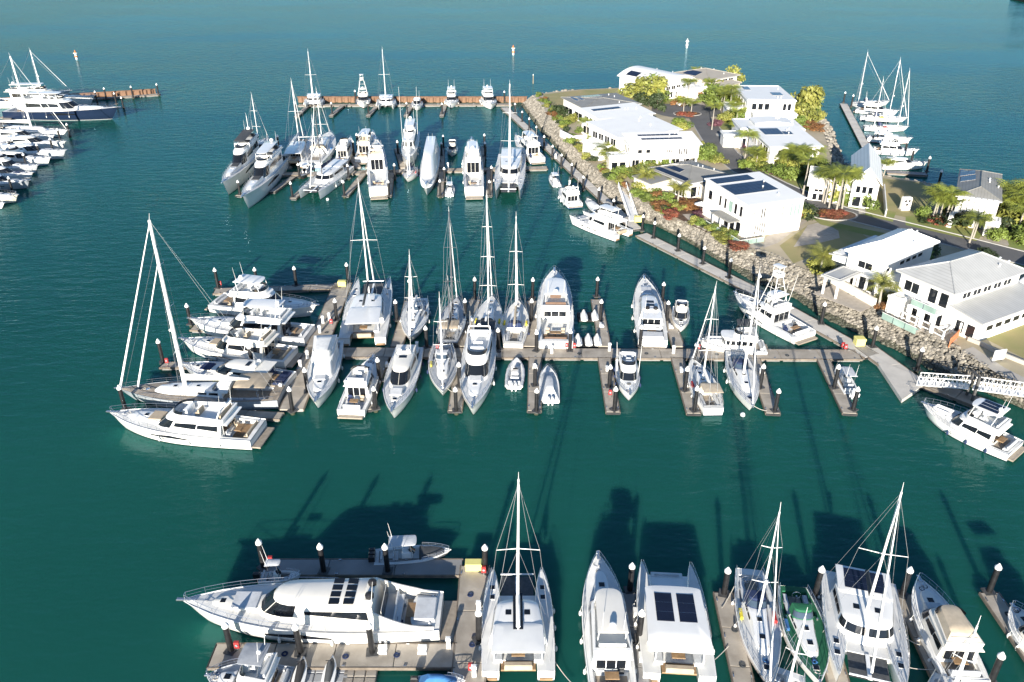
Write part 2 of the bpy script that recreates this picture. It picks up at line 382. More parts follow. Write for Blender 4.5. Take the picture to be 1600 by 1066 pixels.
px_sheet('deck_terrace', [(1066,335),(1112,332),(1130,348),(1195,382),(1185,390),(1130,374),(1080,348)], 'paver', .014)
px_sheet('garden_bed', [(1170,250),(1215,275),(1205,285),(1160,262)], 'mulch', .006)
px_sheet('driveway', [(1385,489),(1430,477),(1490,515),(1496,533),(1480,537),(1400,500)], 'paver', .011)
px_sheet('path', [(1503,548),(1520,542),(1570,575),(1640,610),(1640,622),(1560,585)], 'path_concrete', .013)
# round planted traffic island and the red bed by the road
for (x, y, r) in ((1074,178,3.2),(1302,336,3.6)):
    c = P(x, y, LZ); poly = [c+Vector((r*1.4*math.cos(a), r*math.sin(a), 0)) for a in [2*math.pi*k/18 for k in range(18)]]
    o = MB().prism(poly, LZ+.02, LZ+.15).build('kerbed_island', 'kerb'); tag(o, kind='structure')
    sheet('garden_bed', [c+(p-c)*.92 for p in poly], 'mulch', LZ+.156)

# ------------------------------------------------------------------ pontoons
PZ = .55
def pontoon(a, b, wd, label, group, m='concrete', name='pontoon', seg=6.0, cut=0):
    a, b = P(*a, PZ), P(*b, PZ); d = b-a; L = d.length; rz = math.atan2(d.y, d.x)
    root = empty(name, (a.x, a.y, 0), rz); tag(root, label, 'pontoon', group)
    n = max(1, round(L/seg)); s = L/n
    pm = MB().rbox(.03, s-.03, -wd/2+.12, wd/2-.12, PZ-.22, PZ, .03).mesh('deck_panel', m)
    for k in range(n): inst('deck_panel', pm, root, (k*s, 0, 0))
    fl = MB()
    for k in range(n): fl.box(k*s+.25, k*s+s-.25, -wd/2+.2, wd/2-.2, -.4, PZ-.222)
    fl.build('float', 'concrete_dark', root)
    for sg in (-1, 1):
        y = sg*(wd/2-.06); MB().box(-.04, L+.04, y-.058, y+.058, PZ-.30, PZ+.02).build('edge_beam', 'whaler', root)
    MB().box(L+.045, L+.14, -wd/2+.05, wd/2-.05, PZ-.34, PZ-.04).build('end_fender', 'rubber', root)
    cl = MB()
    for k in range(1, n+1):
        for sg in (-1, 1): cl.box(k*s-1.2, k*s-.9, sg*(wd/2-.22)-.05, sg*(wd/2-.22)+.05, PZ+.002, PZ+.1)
    cl.build('cleats', 'steel', root)
    return root
G = 'walkway pontoons of the marina'
def fing(lst, wd, label, group, m='concrete'):
    for k, (a, b) in enumerate(lst): pontoon(a, b, wd, label if isinstance(label, str) else label[k], group, m, 'finger_pontoon', 5.0)
pontoon((478,550),(1342,554), 3.0, 'long concrete walkway pontoon with boats berthed stern-to on both sides', None)
pontoon((455,640),(536,442), 3.4, 'concrete pier pontoon behind the sterns of the boats with the tall grey ketch', None)
pontoon((534,447),(335,455), 2.2, 'concrete finger pontoon with three piles behind the white hardtop cruiser', None, name='finger_pontoon')
fing([((440,520),(300,512)),((430,570),(252,570)),((440,650),(330,642))], 1.7, ['narrow finger pontoon between the teak-platformed flybridge yacht and its neighbour', 'narrow finger pontoon beside the sleek silver express cruiser', 'narrow finger pontoon between the tall ketch and the end-berth motor yacht'], 'finger pontoons off the pier with the tall ketch')
fing([((620,541),(641,470)),((721,541),(742,468)),((828,541),(832,470)),((945,541),(932,468)),((1060,541),(1035,470))], 2.0, ['finger pontoon between the large sailing catamaran and the small bow-in sloop', 'finger pontoon between the dark-decked ketch and the white cutter', 'finger pontoon between the navy-hooded sloop and explorer yacht', 'finger pontoon beside the float docks with covered jet skis', 'finger pontoon between the express yacht and the small half-cabin cruiser'], 'shoreward fingers of the middle walkway')
fing([((598,558),(570,640)),((722,558),(711,642)),((836,558),(835,642)),((944,558),(958,644)),((1058,558),(1084,646)),((1178,560),(1208,646)),((1287,562),(1328,646))], 2.0, ['finger pontoon between the stern-out cruiser and the twin-band hardtop cruiser', 'finger pontoon between the grey-decked small sloop and white flybridge yacht', 'finger pontoon between the cream inflatable and the covered fishing boat', 'finger pontoon beside the small game boat with outriggers', 'finger pontoon beside the stern-out sloop with tan cockpit cover', 'finger pontoon tied to the cream-decked bow-out sloop', 'last finger pontoon of the middle walkway with a small runabout alongside'], 'open-water fingers of the middle walkway')
pontoon((1002,366),(1180,455), 3.0, 'pale walkway pontoon along the rock bank beside the power catamaran', None, 'concrete_pale')
pontoon((1180,455),(1362,556), 3.0, 'pale walkway pontoon along the rock bank beside the game-fishing boat', None, 'concrete_pale')
pontoon((1350,540),(1440,605), 3.4, 'wide landing pontoon at the foot of the white truss gangway', None, 'concrete_pale')
pontoon((1440,595),(1560,640), 3.0, 'walkway pontoon passing under the white truss gangway', None)
o = MB().prism([P(*q, 0) for q in ((1362,560),(1395,578),(1452,600),(1408,630))], -.3, PZ+.03).build('pontoon', 'concrete_pale'); tag(o, 'triangular concrete landing platform off the gangway walkway', 'pontoon')
pontoon((788,168),(995,358), 2.6, 'narrow walkway pontoon beside small cruisers along the curving rock bank', None, 'concrete_pale')
pontoon((440,272),(855,262), 2.6, 'upper basin walkway pontoon with boats berthed on both sides', None)
fing([((452,262),(420,232)),((560,262),(535,225)),((482,255),(500,225)),((630,262),(620,232)),((690,262),(690,232)),((752,262),(756,228)),((575,262),(590,222))], 1.6, 'finger pontoon on the far side of the upper basin walkway', 'far-side fingers of the upper basin')
fing([((430,276),(372,306)),((500,270),(458,310)),((572,266),(540,306)),((612,266),(607,306)),((690,266),(688,306)),((765,266),(764,306)),((458,276),(425,300))], 1.6, 'finger pontoon on the near side of the upper basin walkway', 'near-side fingers of the upper basin')
pontoon((466,164),(800,163), 2.4, 'walkway pontoon lying against the rusty sheet-pile breakwater', None)
fing([((535,165),(517,181)),((589,165),(575,181)),((643,165),(634,181)),((695,165),(690,181)),((480,166),(463,182))], 1.5, 'short finger pontoon branching from the breakwater walkway', 'fingers by the rusty breakwater')
# near basin
pontoon((728,1130),(742,884), 3.1, 'wide stained concrete pier pontoon beside the big white sailing catamaran', None)
pontoon((722,886),(408,886), 2.4, 'finger pontoon with three capped piles behind the large motor yacht', None, name='finger_pontoon', m='concrete_dark')
pontoon((712,1024),(332,1024), 2.8, 'finger pontoon between the large motor yacht and floating docks', None, name='finger_pontoon')
fing([((1002,1110),(983,926))], 2.2, 'dark finger pontoon between the flybridge cruiser and wide houseboat catamaran', None, 'concrete_dark')
fing([((1172,1110),(1130,926)),((1320,1100),(1272,926)),((1480,1075),(1410,928)),((1640,1062),(1546,926))], 2.0, ['weathered finger pontoon beside the sloop with navy cockpit covers', 'weathered finger pontoon between the green-decked yacht and solar-framed catamaran', 'weathered finger pontoon between the solar-framed catamaran and cream-topped cruiser', 'weathered finger pontoon beside the white cruiser with clutter of rails'], 'fingers of the near right berths')
# far left marina and right side jetty
pontoon((-60,168),(250,147), 2.2, 'walkway pontoon along the short rusty breakwater by the navy-hulled superyacht', None)
pontoon((20,170),(-70,330), 2.6, 'pier pontoon behind the row of cruisers with grey hulls', None)
pontoon((1318,162),(1362,246), 2.6, 'white-edged jetty pontoon beside the row of small yachts off the gabled house', None, 'concrete_pale')
pontoon((1385,268),(1448,272), 2.6, 'short floating dock below the brown vacant lawn', None, 'concrete_dark')

# ------------------------------------------------------------------ piles
def make_pile():
    root = empty('mooring_pile')
    MB().tube((0,0,-2),(0,0,3.75),.29,.27,10).build('shaft', 'pile_black', root, True)
    MB().tube((0,0,3.72),(0,0,3.92),.33,.33,10).tube((0,0,3.92),(0,0,4.36),.33,.05,10).build('cap', 'cap_white', root, True)
    MB().tube((0,0,-.3),(0,0,.42),.315,.305,10).build('growth_band', 'pile_growth', root, True)
    MB().box(-.55,.55,-.5,.5,PZ-.05,PZ+.10).build('guide', 'pile_grey', root)
    return root
pile0 = make_pile(); used = [0]
def piles(px, label, group, h=1.0):
    for x, y in px:
        o = pile0 if not used[0] else copy_tree(pile0); used[0] = 1
        p = P(x, y, PZ); o.location = (p.x, p.y, 0); tag(o, label, 'pile', group); o.scale = (1,1,h*random.uniform(.93,1.05)); o.rotation_euler = (random.uniform(-.014,.014), random.uniform(-.014,.014), random.uniform(0,1.57))
piles([(412,886),(506,893),(606,893)], 'black mooring pile with white cone cap on the finger behind the large motor yacht', 'piles behind the large motor yacht')
piles([(361,1016),(470,1020),(582,1020)], 'black mooring pile standing at the near side of the large motor yacht', 'piles beside the large motor yacht')
piles([(758,892),(748,1000)], 'mooring pile between the stained pier and the big sailing catamaran', 'piles by the big sailing catamaran')
piles([(984,922),(998,1000),(1131,928),(1273,930),(1409,930),(1545,925),(1548,1066)], 'mooring pile with white cap at a near right berth', 'piles of the near right berths')
piles([(341,450),(402,448),(463,446)], 'mooring pile on the finger behind the white hardtop cruiser', 'piles behind the hardtop cruiser')
piles([(298,506),(255,566),(196,640),(481,612),(457,642),(544,440),(526,500),(395,574)], 'mooring pile among the motor yachts around the tall grey ketch', 'piles around the tall ketch')
piles([(641,466),(620,500),(667,542),(742,466),(727,500),(779,545),(832,466),(830,500),(838,548),(932,463),(938,500),(890,548),(1035,470),(1042,500),(1000,540)], 'black mooring pile on a shoreward finger of the long middle walkway', 'piles of the shoreward fingers')
piles([(593,595),(587,638),(718,604),(713,642),(836,602),(838,642),(952,604),(960,640),(1070,610),(1085,642),(1187,606),(1211,642),(1303,606),(1333,640),(1085,570)], 'black mooring pile on an open-water finger of the long middle walkway', 'piles of the open-water fingers')
piles([(1003,360),(1021,372),(1059,392),(1098,412),(1139,434),(1183,458),(1283,506),(1363,542),(1433,577)], 'dark mooring pile between the shore walkway and the rock bank', 'piles along the rock bank')
piles([(805,178),(816,190),(827,203),(838,216),(850,232),(863,246),(877,260),(893,277),(911,296),(935,318),(958,335)], 'dark mooring pile along the curved narrow walkway by the rocks', 'piles of the curved walkway', .95)
piles([(436,232),(426,240),(502,232),(491,240),(559,230),(553,240),(562,230),(693,230),(690,243),(757,230),(758,244),(622,240)], 'mooring pile on the far side of the upper basin walkway', 'piles on the far side of the upper basin')
piles([(375,304),(468,276),(457,308),(545,278),(538,306),(608,305),(617,278),(688,306),(695,283),(765,305),(768,282)], 'mooring pile on the near side of the upper basin walkway', 'piles on the near side of the upper basin')
piles([(463,178),(519,178),(576,178),(636,178),(691,178),(788,158),(556,158)], 'mooring pile by the rusty breakwater walkway', 'piles by the rusty breakwater')
piles([(166,154),(208,152),(248,148),(152,160),(182,162),(193,168),(109,212),(95,222),(83,236),(63,246),(42,262),(20,300)], 'mooring pile among the boats by the short breakwater', 'piles of the far left berths')
piles([(1318,160),(1330,166),(1398,235),(1414,240),(1424,252),(1448,268),(1466,290)], 'mooring pile beside the row of yachts at the jetty', 'piles of the jetty')

# ------------------------------------------------------------------ sheet-pile breakwaters
def breakwater(a, b, label):
    a, b = P(*a, 0), P(*b, 0); d = b-a; L = d.length
    root = empty('sheet_pile_breakwater', a, math.atan2(d.y, d.x)); tag(root, label, 'breakwater')
    pitch = 2.3; n = int(L/pitch)
    pan = MB().rings([[(0,0,z),(pitch*.22,-.55,z),(pitch*.62,-.55,z),(pitch*.84,0,z),(pitch*.995,0,z),(pitch*.995,.5,z),(0,.5,z)] for z in (-1.5, 1.75)]).mesh('sheet_pile', 'rust')
    for k in range(n): inst('sheet_pile', pan, root, (k*pitch,0,0))
    MB().box(-.2, n*pitch+.2, -.1, .8, 1.752, 1.95).build('capping_beam', 'rust', root)
breakwater((466,160),(832,160), 'long rusty sheet-pile breakwater closing the upper basin')
breakwater((-70,167),(252,147), 'short rusty sheet-pile breakwater by the navy-hulled superyacht')
# ------------------------------------------------------------------ boat building
# every boat: x runs forward, stern at x = 0 and bow at x = L (then centred on its Empty), z = 0 is the waterline
class Hull:
    def __init__(s, L, B, fs, fb, tw=.88, e1=2.2, e2=.85, rake=.07, dr=.6, bul=.12, cock=None, tm=.42, sp=1.8):
        s.__dict__.update(L=L, B=B, fs=fs, fb=fb, tw=tw, e1=e1, e2=e2, rake=rake, dr=dr, bul=bul, cock=cock, tm=tm, sp=sp)
    def hb(s, t):
        if t < s.tm: return s.B/2*(s.tw+(1-s.tw)*math.sin(math.pi/2*t/s.tm))
        return max(.015, s.B/2*max(0, 1-((t-s.tm)/(1-s.tm))**s.e1)**s.e2)
    def sheer(s, t): return s.fs+(s.fb-s.fs)*t**s.sp
    def pt(s, t, side, dz=0, inset=0): return Vector((t*s.L, side*(s.hb(t)-inset), s.sheer(t)+dz))
    def ts(s):
        v = [k/15 for k in range(14)]+[.955,.985,1.0]
        if s.cock: v += [s.cock[0]-.002, s.cock[0]+.002, s.cock[1]-.002, s.cock[1]+.002]
        return sorted(x for x in set(v) if 0 <= x <= 1)
    def build(s, root, hm, dm, yo=0.0, name='hull'):
        h = MB(); rs = []
        for t in s.ts():
            b = s.hb(t); z = s.sheer(t); wl = b*(.94-.42*t**3); rk = s.rake*s.L*t**4; x = t*s.L; kd = s.dr*(1-.75*t**4)
            cap = min(.09, b*.5)
            half = [(x, b-cap, z-s.bul), (x, b-cap, z), (x, b, z-.015), (x-rk*.12, b*.985, z-.12), (x-rk*.45, b*.93+wl*.07, z*.55), (x-rk*.9, wl, .12), (x-rk, wl*.96, -.02), (x-rk*1.2, wl*.6, -kd*.6), (x-rk*1.3, 0, -kd)]
            rs.append([(a, c+yo, d) for a, c, d in half]+[(a, -c+yo, d) for a, c, d in reversed(half[:-1])])
        h.rings(rs, False, False, closed=False)
        n = len(rs[0]); h.f.append(tuple(range(1, n-1)))
        ho = h.build(name, hm, root, True)
        d = MB(); ys = (1, .8, .78, 0, -.78, -.8, -1); rs = []
        for t in s.ts():
            b = s.hb(t); cap = min(.09, b*.5); z = s.sheer(t)-s.bul+.03
            inn = s.cock and s.cock[0] < t < s.cock[1]
            rs.append([(t*s.L, (b-cap)*y+yo, z + (s.B*.02*(1-y*y) if not inn or abs(y) > .79 else -s.cock[2])) for y in ys])
        d.rings(rs, False, False, closed=False)
        o = len(d.v); t0 = rs[0]; d.add(t0+[(q[0], q[1], s.fs-s.bul-.1) for q in reversed(t0)], [tuple(range(14))])
        d.build('deck', dm, root)
        return ho
def outline(x0, x1, w0, w1, nose, m=5, ns=4, sq=.75):
    a = []
    for k in range(ns+1):
        f = k/ns; a.append((x0+(x1-nose-x0)*f, -(w0+(w1-w0)*f)/2))
    for k in range(1, 2*m):
        t = -math.pi/2+math.pi*k/(2*m); c, s_ = math.cos(t), math.sin(t)
        a.append((x1-nose+nose*abs(c)**sq, w1/2*math.copysign(abs(s_)**sq, s_)))
    for k in range(ns, -1, -1):
        f = k/ns; a.append((x0+(x1-nose-x0)*f, (w0+(w1-w0)*f)/2))
    return a
NI = 18
def cabin(root, name, m, ob, ot, z0, z1, camber=.06, parent=None, tilt=0.0):
    mb = MB(); n = len(ob)
    cx = sum(p[0] for p in ot)/n; xs = [p[0] for p in ot]; sp = max(xs)-min(xs)+.01
    zt = lambda p: z1 - tilt*max(0, (p[0]-cx)/sp)
    mb.rings([[(p[0],p[1],z0) for p in ob], [(p[0],p[1],zt(p)-.05) for p in ot], [(cx+(p[0]-cx)*.975, p[1]*.965, zt(p)) for p in ot], [(cx+(p[0]-cx)*.6, p[1]*.55, z1-tilt*.25+camber) for p in ot]])
    return mb.build(name, m, root, True)
def lerp_out(o, i):
    k = min(int(i), len(o)-2); f = i-k; a, b = o[k], o[k+1]; return (a[0]+(b[0]-a[0])*f, a[1]+(b[1]-a[1])*f)
def pane(root, ob, ot, z0, z1, i0, i1, f0, f1, m='glass_dark', name='window', t0=0.0, t1=0.0, off=.025):
    """dark glass set 2-3 cm proud of the cabin side between outline positions i0..i1 and heights f0..f1; t0/t1 pinch the ends"""
    mb = MB(); n = max(1, int((i1-i0)*2+.5)); rs = []
    cx = sum(p[0] for p in ob)/len(ob)
    for k in range(n+1):
        q = k/n; i = i0+(i1-i0)*q; a, b = lerp_out(ob, i), lerp_out(ot, i); pin = t0*(1-q)+t1*q; mid = (f0+f1)/2
        col = []
        for f in (f0+(mid-f0)*pin, f1-(f1-mid)*pin):
            x, y = a[0]+(b[0]-a[0])*f, a[1]+(b[1]-a[1])*f
            g = lerp_out(ob, max(0, i-.3)); h_ = lerp_out(ob, min(len(ob)-1.001, i+.3)); tx, ty = h_[0]-g[0], h_[1]-g[1]; l = math.hypot(tx, ty) or 1
            col.append((x+ty/l*off, y-tx/l*off, z0+(z1-z0)*f+.01))
        rs.append(col)
    mb.rings(rs, False, False, closed=False)
    return mb.build(name, m, root)
def side_panes(root, ob, ot, z0, z1, spans, f0, f1, m='glass_dark', pinch=0):
    for a, b in spans:
        pane(root, ob, ot, z0, z1, a, b, f0, f1, m, t1=pinch); pane(root, ob, ot, z0, z1, NI-b, NI-a, f0, f1, m, t0=pinch)
def slab(root, name, m, o, z, th=.12, camber=.08, parent=None, sc=1.0, label=None):
    cx = sum(p[0] for p in o)/len(o); mb = MB()
    rg = lambda s_, zz: [(cx+(p[0]-cx)*s_, p[1]*s_, zz) for p in o]
    mb.rings([rg(.97*sc, z), rg(sc, z+th*.4), rg(.985*sc, z+th), rg(.6*sc, z+th+camber)])
    return mb.build(name, m, root, True, label)
def coaming(root, name, m, o, z0, z1, th=.12, flare=1.0):
    mb = MB(); cx = sum(p[0] for p in o)/len(o)
    f = lambda s_, zz: [(cx+(p[0]-cx)*s_, p[1]*s_, zz) for p in o]
    k = 1-th*2/max(.5, max(abs(p[1]) for p in o)*2)
    mb.rings([f(1, z0), f(flare, z1), f(flare*k, z1), f(k, z0+.04)], False, True)
    return mb.build(name, m, root, True)
def rail(root, H, t0, t1, h=.65, n=9, inset=.12, bow=True, yo=0):
    mb = MB(); tops = {}
    for s_ in (-1, 1):
        pts = []
        for k in range(n+1):
            t = t0+(t1-t0)*k/n; p = H.pt(t, s_, 0, min(inset, H.hb(t)*.4)); p.y += yo; q = p+Vector((0,0,h)); pts.append(q); mb.tube(p, q, .022, n=4)
        mb.path(pts, .026); mb.path([p-Vector((0,0,h*.5)) for p in pts], .014); tops[s_] = pts
    if bow: mb.tube(tops[-1][-1], tops[1][-1], .026, n=4)
    return mb.build('guard_rail', 'steel', root)
def fenders(root, H, ts, m='deck_white', side=(-1, 1), yo=0):
    for s_ in side:
        for t in ts:
            b = H.hb(t)+.13; z = H.sheer(t); mb = MB()
            mb.ball((t*H.L, s_*b+yo, z*.45), .15, 2.4, 6, 5).tube((t*H.L, s_*b+yo, z*.45+.3), (t*H.L, s_*(b-.12)+yo, z), .015, n=3)
            mb.build('fender', m, root, True)
def antenna(root, x, y, z, h=2.2, lean=-.3): MB().tube((x,y,z), (x+lean,y,z+h), .03, .012, 4).build('antenna', 'mast_white', root)
def dome(root, x, y, z, r=.3, m='gelcoat'): MB().tube((x,y,z-.02),(x,y,z+r*.6),r*.95,r,9).ball((x,y,z+r*.6), r, .75, 9, 5).build('radar_dome', m, root, True)
def hatch(root, x, y, z, sx, sy, m='glass_dark', name='hatch'):
    o = MB().box(x-sx/2-.04, x+sx/2+.04, y-sy/2-.04, y+sy/2+.04, z-.1, z+.04, .01, .01).build('hatch_frame' if name == 'hatch' else name+'_frame', 'gelcoat', root)
    MB().box(x-sx/2, x+sx/2, y-sy/2, y+sy/2, z+.041, z+.06).build(name, m, o)
def seat(root, x0, x1, y0, y1, z, m='gelcoat_warm', back=None, name='seat'):
    mb = MB().rbox(x0, x1, y0, y1, z, z+.42, .06)
    if back == 'aft': mb.rbox(x0, x0+.18, y0, y1, z+.42, z+.85, .05)
    if back == 'fwd': mb.rbox(x1-.18, x1, y0, y1, z+.42, z+.85, .05)
    mb.build(name, m, root, True)
def ladder_posts(root, pts, z0, z1, r=.045, m='steel', name='post', spread=0):
    for x, y in pts: MB().tube((x+spread, y*1.04, z0), (x, y, z1), r, n=5).build(name, m, root)
def outboard(root, x, y, z, m='black', s=1.0, cover=None):
    o = MB().rbox(x-.42*s, x+.22*s, y-.2*s, y+.2*s, z+.25*s, z+.95*s, .12*s).build('outboard_engine', cover or m, root, True)
    MB().box(x-.22*s, x+.05*s, y-.09*s, y+.09*s, z-.7*s, z+.25*s).build('engine_leg', m, o)
def place(root, bow, stern, L):
    mid = (bow+stern)/2; d = bow-stern; root.location = (mid.x, mid.y, 0); root.rotation_euler = (0, 0, math.atan2(d.y, d.x))
def geom(bow, stern, zb, zs):
    a, b = P(*bow, zb), P(*stern, zs); a.z = b.z = 0; return a, b, (a-b).length
def start(kind, bow, stern, zb, zs, label, cat='boat', L=None):
    global OX
    a, b, l = geom(bow, stern, zb, zs)
    if L: a = b+(a-b).normalized()*L; l = L
    root = empty(kind); place(root, a, b, l); tag(root, label, cat); OX = -l/2
    return root, l

def motor(bow, stern, label, B=None, style='fly', zb=None, hm=None, dm='deck_white', cm='gelcoat', top='hard', topm='gelcoat', win='glass_dark', pad='cloth_light', tower=False,
          outrig=False, floor='teak_grey', canopy=None, platform=True, fend=True, roofwin=None, hull_win=0, railh=.65, dinghy=None, kind='motor_yacht', roof_solar=0, name_marks=False, cover=False, L=None, open_aft=.2, overhang=True, rk=.19, rx=None, low=1.0, tw=.9):
    root, L = start(kind, bow, stern, zb or 1.9, 1.1, label, 'yacht' if style != 'small' else 'boat', L)
    B = B or .155*L+1.75; k = L/15; rz = random.Random(label)
    hm = hm or rz.choice(['hull_white','hull_white','hull_white_blue','hull_white_boot_red','hull_white_boot_blue','hull_white_grey'])
    if cm == 'gelcoat' and rz.random() < .3: cm = 'gelcoat_warm'
    fs, fb = .055*L+.45, .085*L+.75
    ck = (.03, open_aft-.01, .35*k)
    H = Hull(L, B, fs, fb, cock=ck if not cover else None, tw=tw, e1=2.3, rake=.09); H.build(root, hm, dm)
    mid = lambda t: H.sheer(t)
    zd = fs-.1
    if platform: MB().rbox(-.055*L, -.01, -B*.40, B*.40, .28, .46, .04).build('swim_platform', 'teak_grey' if floor != 'none' else 'deck_white', root)
    if not cover: MB().box(.05*L, (open_aft-.02)*L, -B*.32, B*.32, fs-H.bul+.03-ck[2]+.004, fs-H.bul+.03-ck[2]+.03).build('cockpit_floor', floor if floor != 'none' else 'deck_grey', root)
    if not cover: seat(root, .035*L, .035*L+.6, -B*.28, B*.28, fs-H.bul-ck[2]+.06, pad if style != 'fish' else 'gelcoat', 'aft')
    if cover:          # boat under a full white cover
        ob = outline(.02*L, .97*L, B*.86, B*.93, .5*L, sq=.8); ot = outline(.08*L, .62*L, B*.5, B*.55, .2*L)
        cabin(root, 'boat_cover', cover, ob, ot, fs-.02, fs+1.5*k+.6, .1, tilt=.5)
        antenna(root, .2*L, .5, fs+1.6*k, 2); antenna(root, .2*L, -.5, fs+1.6*k, 2)
    elif style in ('fly', 'trawler', 'fish'):
        tr = style == 'trawler'; hc = (1.0+.062*L)*low if not tr else 2.1*k**.5
        x0, x1 = open_aft*L, (.70 if not tr else .66)*L
        if style == 'fish': x0 = .34*L; x1 = .70*L
        ob = outline(x0, x1, B*.80, B*.74, .16*L if not tr else .04*L); ot = outline(x0-.01*L, x1-(.12*L if not tr else .02*L), B*.70, B*.60, .09*L if not tr else .03*L)
        z1 = zd+hc
        cabin(root, 'cabin', cm, ob, ot, zd, z1, .03)
        if tr:
            side_panes(root, ob, ot, zd, z1, [(.3,.95),(1.1,1.75),(1.9,2.55),(2.7,3.3),(3.45,3.95)], .45, .82, win)
            for a in (4.6, 7.2, 9.4, 11.8): pane(root, ob, ot, zd, z1, a, a+1.6, .48, .85, win, 'windscreen')
        else:
            side_panes(root, ob, ot, zd, z1, [(.25,2.0),(2.08,3.95)], .42, .84, win, .35)
            for a, b in ((4.3,6.9),(7.0,11.0),(11.1,13.7)): pane(root, ob, ot, zd, z1, a, b, .36, .92, win, 'windscreen')
        ft = outline(.60*L, .90*L, B*.62, B*.42, .2*L); ft2 = outline(.60*L, .86*L, B*.5, B*.3, .16*L)
        zt = mid(.72)+.28*k
        cabin(root, 'foredeck_trunk', cm, ft, ft2, mid(.6)-.15, zt, .04)
        hatch(root, .74*L, 0, zt+.05, .55, .55)
        if style == 'fly' and L > 11: MB().rbox(.62*L, .71*L, -B*.17, B*.17, zt, zt+.16, .05).build('sun_pad', pad, root)
        rx0 = (rx or max(.09, open_aft-.06))*L if style != 'fish' else .30*L
        ro = outline(rx0, x1-.13*L if not tr else x1+.02*L, B*.78, B*.66, .08*L)
        slab(root, 'cabin_roof', cm, ro, z1+.0, .14, .03)
        zr = z1+.15
        fo = outline(rx0+.03*L, x1-.17*L, B*.72, B*.58, .1*L)
        if True:
            coaming(root, 'flybridge', cm, fo, zr, zr+.62, .14, 1.03)
            fo2 = [(p[0]-.25, p[1]*.98) for p in fo]
            pane(root, fo, fo2, zr+.60, zr+1.05, 4.4, 13.6, 0, 1, win, 'flybridge_screen', off=.01)
            xm = (rx0+x1-.17*L)/2
            fl = MB().add([(p[0], p[1]*.93, zr+.03) for p in fo], [tuple(range(len(fo)))]).build('flybridge_floor', floor if floor != 'none' else 'deck_grey', root)
            seat(root, xm+.02*L, xm+.02*L+.6, -.5*k, .5*k, zr+.05, pad, 'aft', 'helm_seat')
            seat(root, rx0+.05*L, rx0+.05*L+.65, -B*.27, B*.27, zr+.05, pad, 'aft', 'lounge_seat')
            MB().rbox(xm+.09*L, xm+.09*L+.6, -.7*k, .7*k, zr+.05, zr+.95, .1).build('helm_console', cm, root)
        if top in ('hard', 'bimini'):
            t0_, t1_ = rx0+.06*L, x1-.19*L; tw_ = B*.60; zt2 = zr+2.05
            to = outline(t0_, t1_, tw_, tw_*.92, .07*L if top == 'hard' else .03*L)
            hd = slab(root, 'hardtop' if top == 'hard' else 'bimini', topm, to, zt2, .13 if top == 'hard' else .06, .07)
            ladder_posts(root, [(t0_+.3, tw_*.44), (t0_+.3, -tw_*.44), (t1_-.6, tw_*.42), (t1_-.6, -tw_*.42)], zr+.5, zt2+.03, .05 if top == 'hard' else .025, cm if top == 'hard' else 'steel', 'hardtop_post', .35)
            if roof_solar:
                for q in range(roof_solar):
                    y = (q-(roof_solar-1)/2)*tw_*.8/roof_solar; MB().box(t0_+.5, t1_-.9, y-tw_*.33/roof_solar, y+tw_*.33/roof_solar, zt2+.2, zt2+.225).build('solar_panel', 'solar', hd)
            dome(root, t0_+.6, 0, zt2+.22, .30*k**.5); antenna(root, t0_+.4, tw_*.35, zt2+.1, 2.4); antenna(root, t0_+.4, -tw_*.35, zt2+.1, 2.4)
        elif top == 'arch':
            xa = rx0+.05*L; zz = zr+1.5; w_ = B*.34
            MB().path([(xa+.5,-w_,zr+.3),(xa,-w_*.9,zz),(xa,w_*.9,zz),(xa+.5,w_,zr+.3)], .10, 6).build('radar_arch', cm, root); dome(root, xa, 0, zz+.1, .28)
            antenna(root, xa, w_*.8, zz, 2.4); antenna(root, xa, -w_*.8, zz, 2.4)
        if canopy:
            cabin(root, 'flybridge_cover', canopy, fo, [(p[0]*.8+.2*(rx0+x1)/2, p[1]*.72) for p in fo], zr+.45, zr+1.15, .08)
        if tower:
            xt = x0+.12*L; zz = zr+5.2; tb = MB()
            for s1 in (-1, 1):
                for dx in (-.9, .9): tb.tube((xt+dx*1.5, s1*B*.33, zr+.2), (xt+dx*.6, s1*.55, zz), .05, n=5)
                for f in (.35, .65): tb.tube((xt-1.1*(1.5-.9*f), s1*(B*.33*(1-f)+.55*f), zr+5*f), (xt+1.1*(1.5-.9*f), s1*(B*.33*(1-f)+.55*f), zr+5*f), .035, n=4)
            for f in (.3, .5, .7): tb.tube((xt-.9, -(B*.33*(1-f)+.55*f), zr+5*f), (xt-.9, B*.33*(1-f)+.55*f, zr+5*f), .035, n=4)
            t_ = tb.build('tuna_tower', 'mast_white', root)
            coaming(t_, 'tower_helm', cm, outline(xt-.8, xt+.8, 1.3, 1.2, .3), zz-.1, zz+.6, .08); slab(t_, 'tower_top', topm, outline(xt-.9, xt+.9, 1.5, 1.4, .3), zz+1.6, .07, .05)
            for x_, y_ in ((.6,.5),(.6,-.5),(-.6,.5),(-.6,-.5)): MB().tube((xt+x_, y_, zz+.5), (xt+x_, y_, zz+1.62), .03, n=4).build('tower_post', 'mast_white', t_)
    elif style == 'express':
        hc = 1.0+.055*L; x0, x1 = open_aft*L+.04*L, .74*L; z1 = zd+hc
        ob = outline(x0, x1, B*.80, B*.66, .22*L); ot = outline(x0+.02*L, x1-rk*L, B*.62, B*.52, .12*L)
        cabin(root, 'cabin', cm, ob, ot, zd, z1, .16)
        side_panes(root, ob, ot, zd, z1, [(.35,3.9)], .45, .80, win, .6)
        for a, b in ((4.5,6.9),(7.0,8.95),(9.05,11.0),(11.1,13.5)): pane(root, ob, ot, zd, z1, a, b, .42, .93, win, 'windscreen')
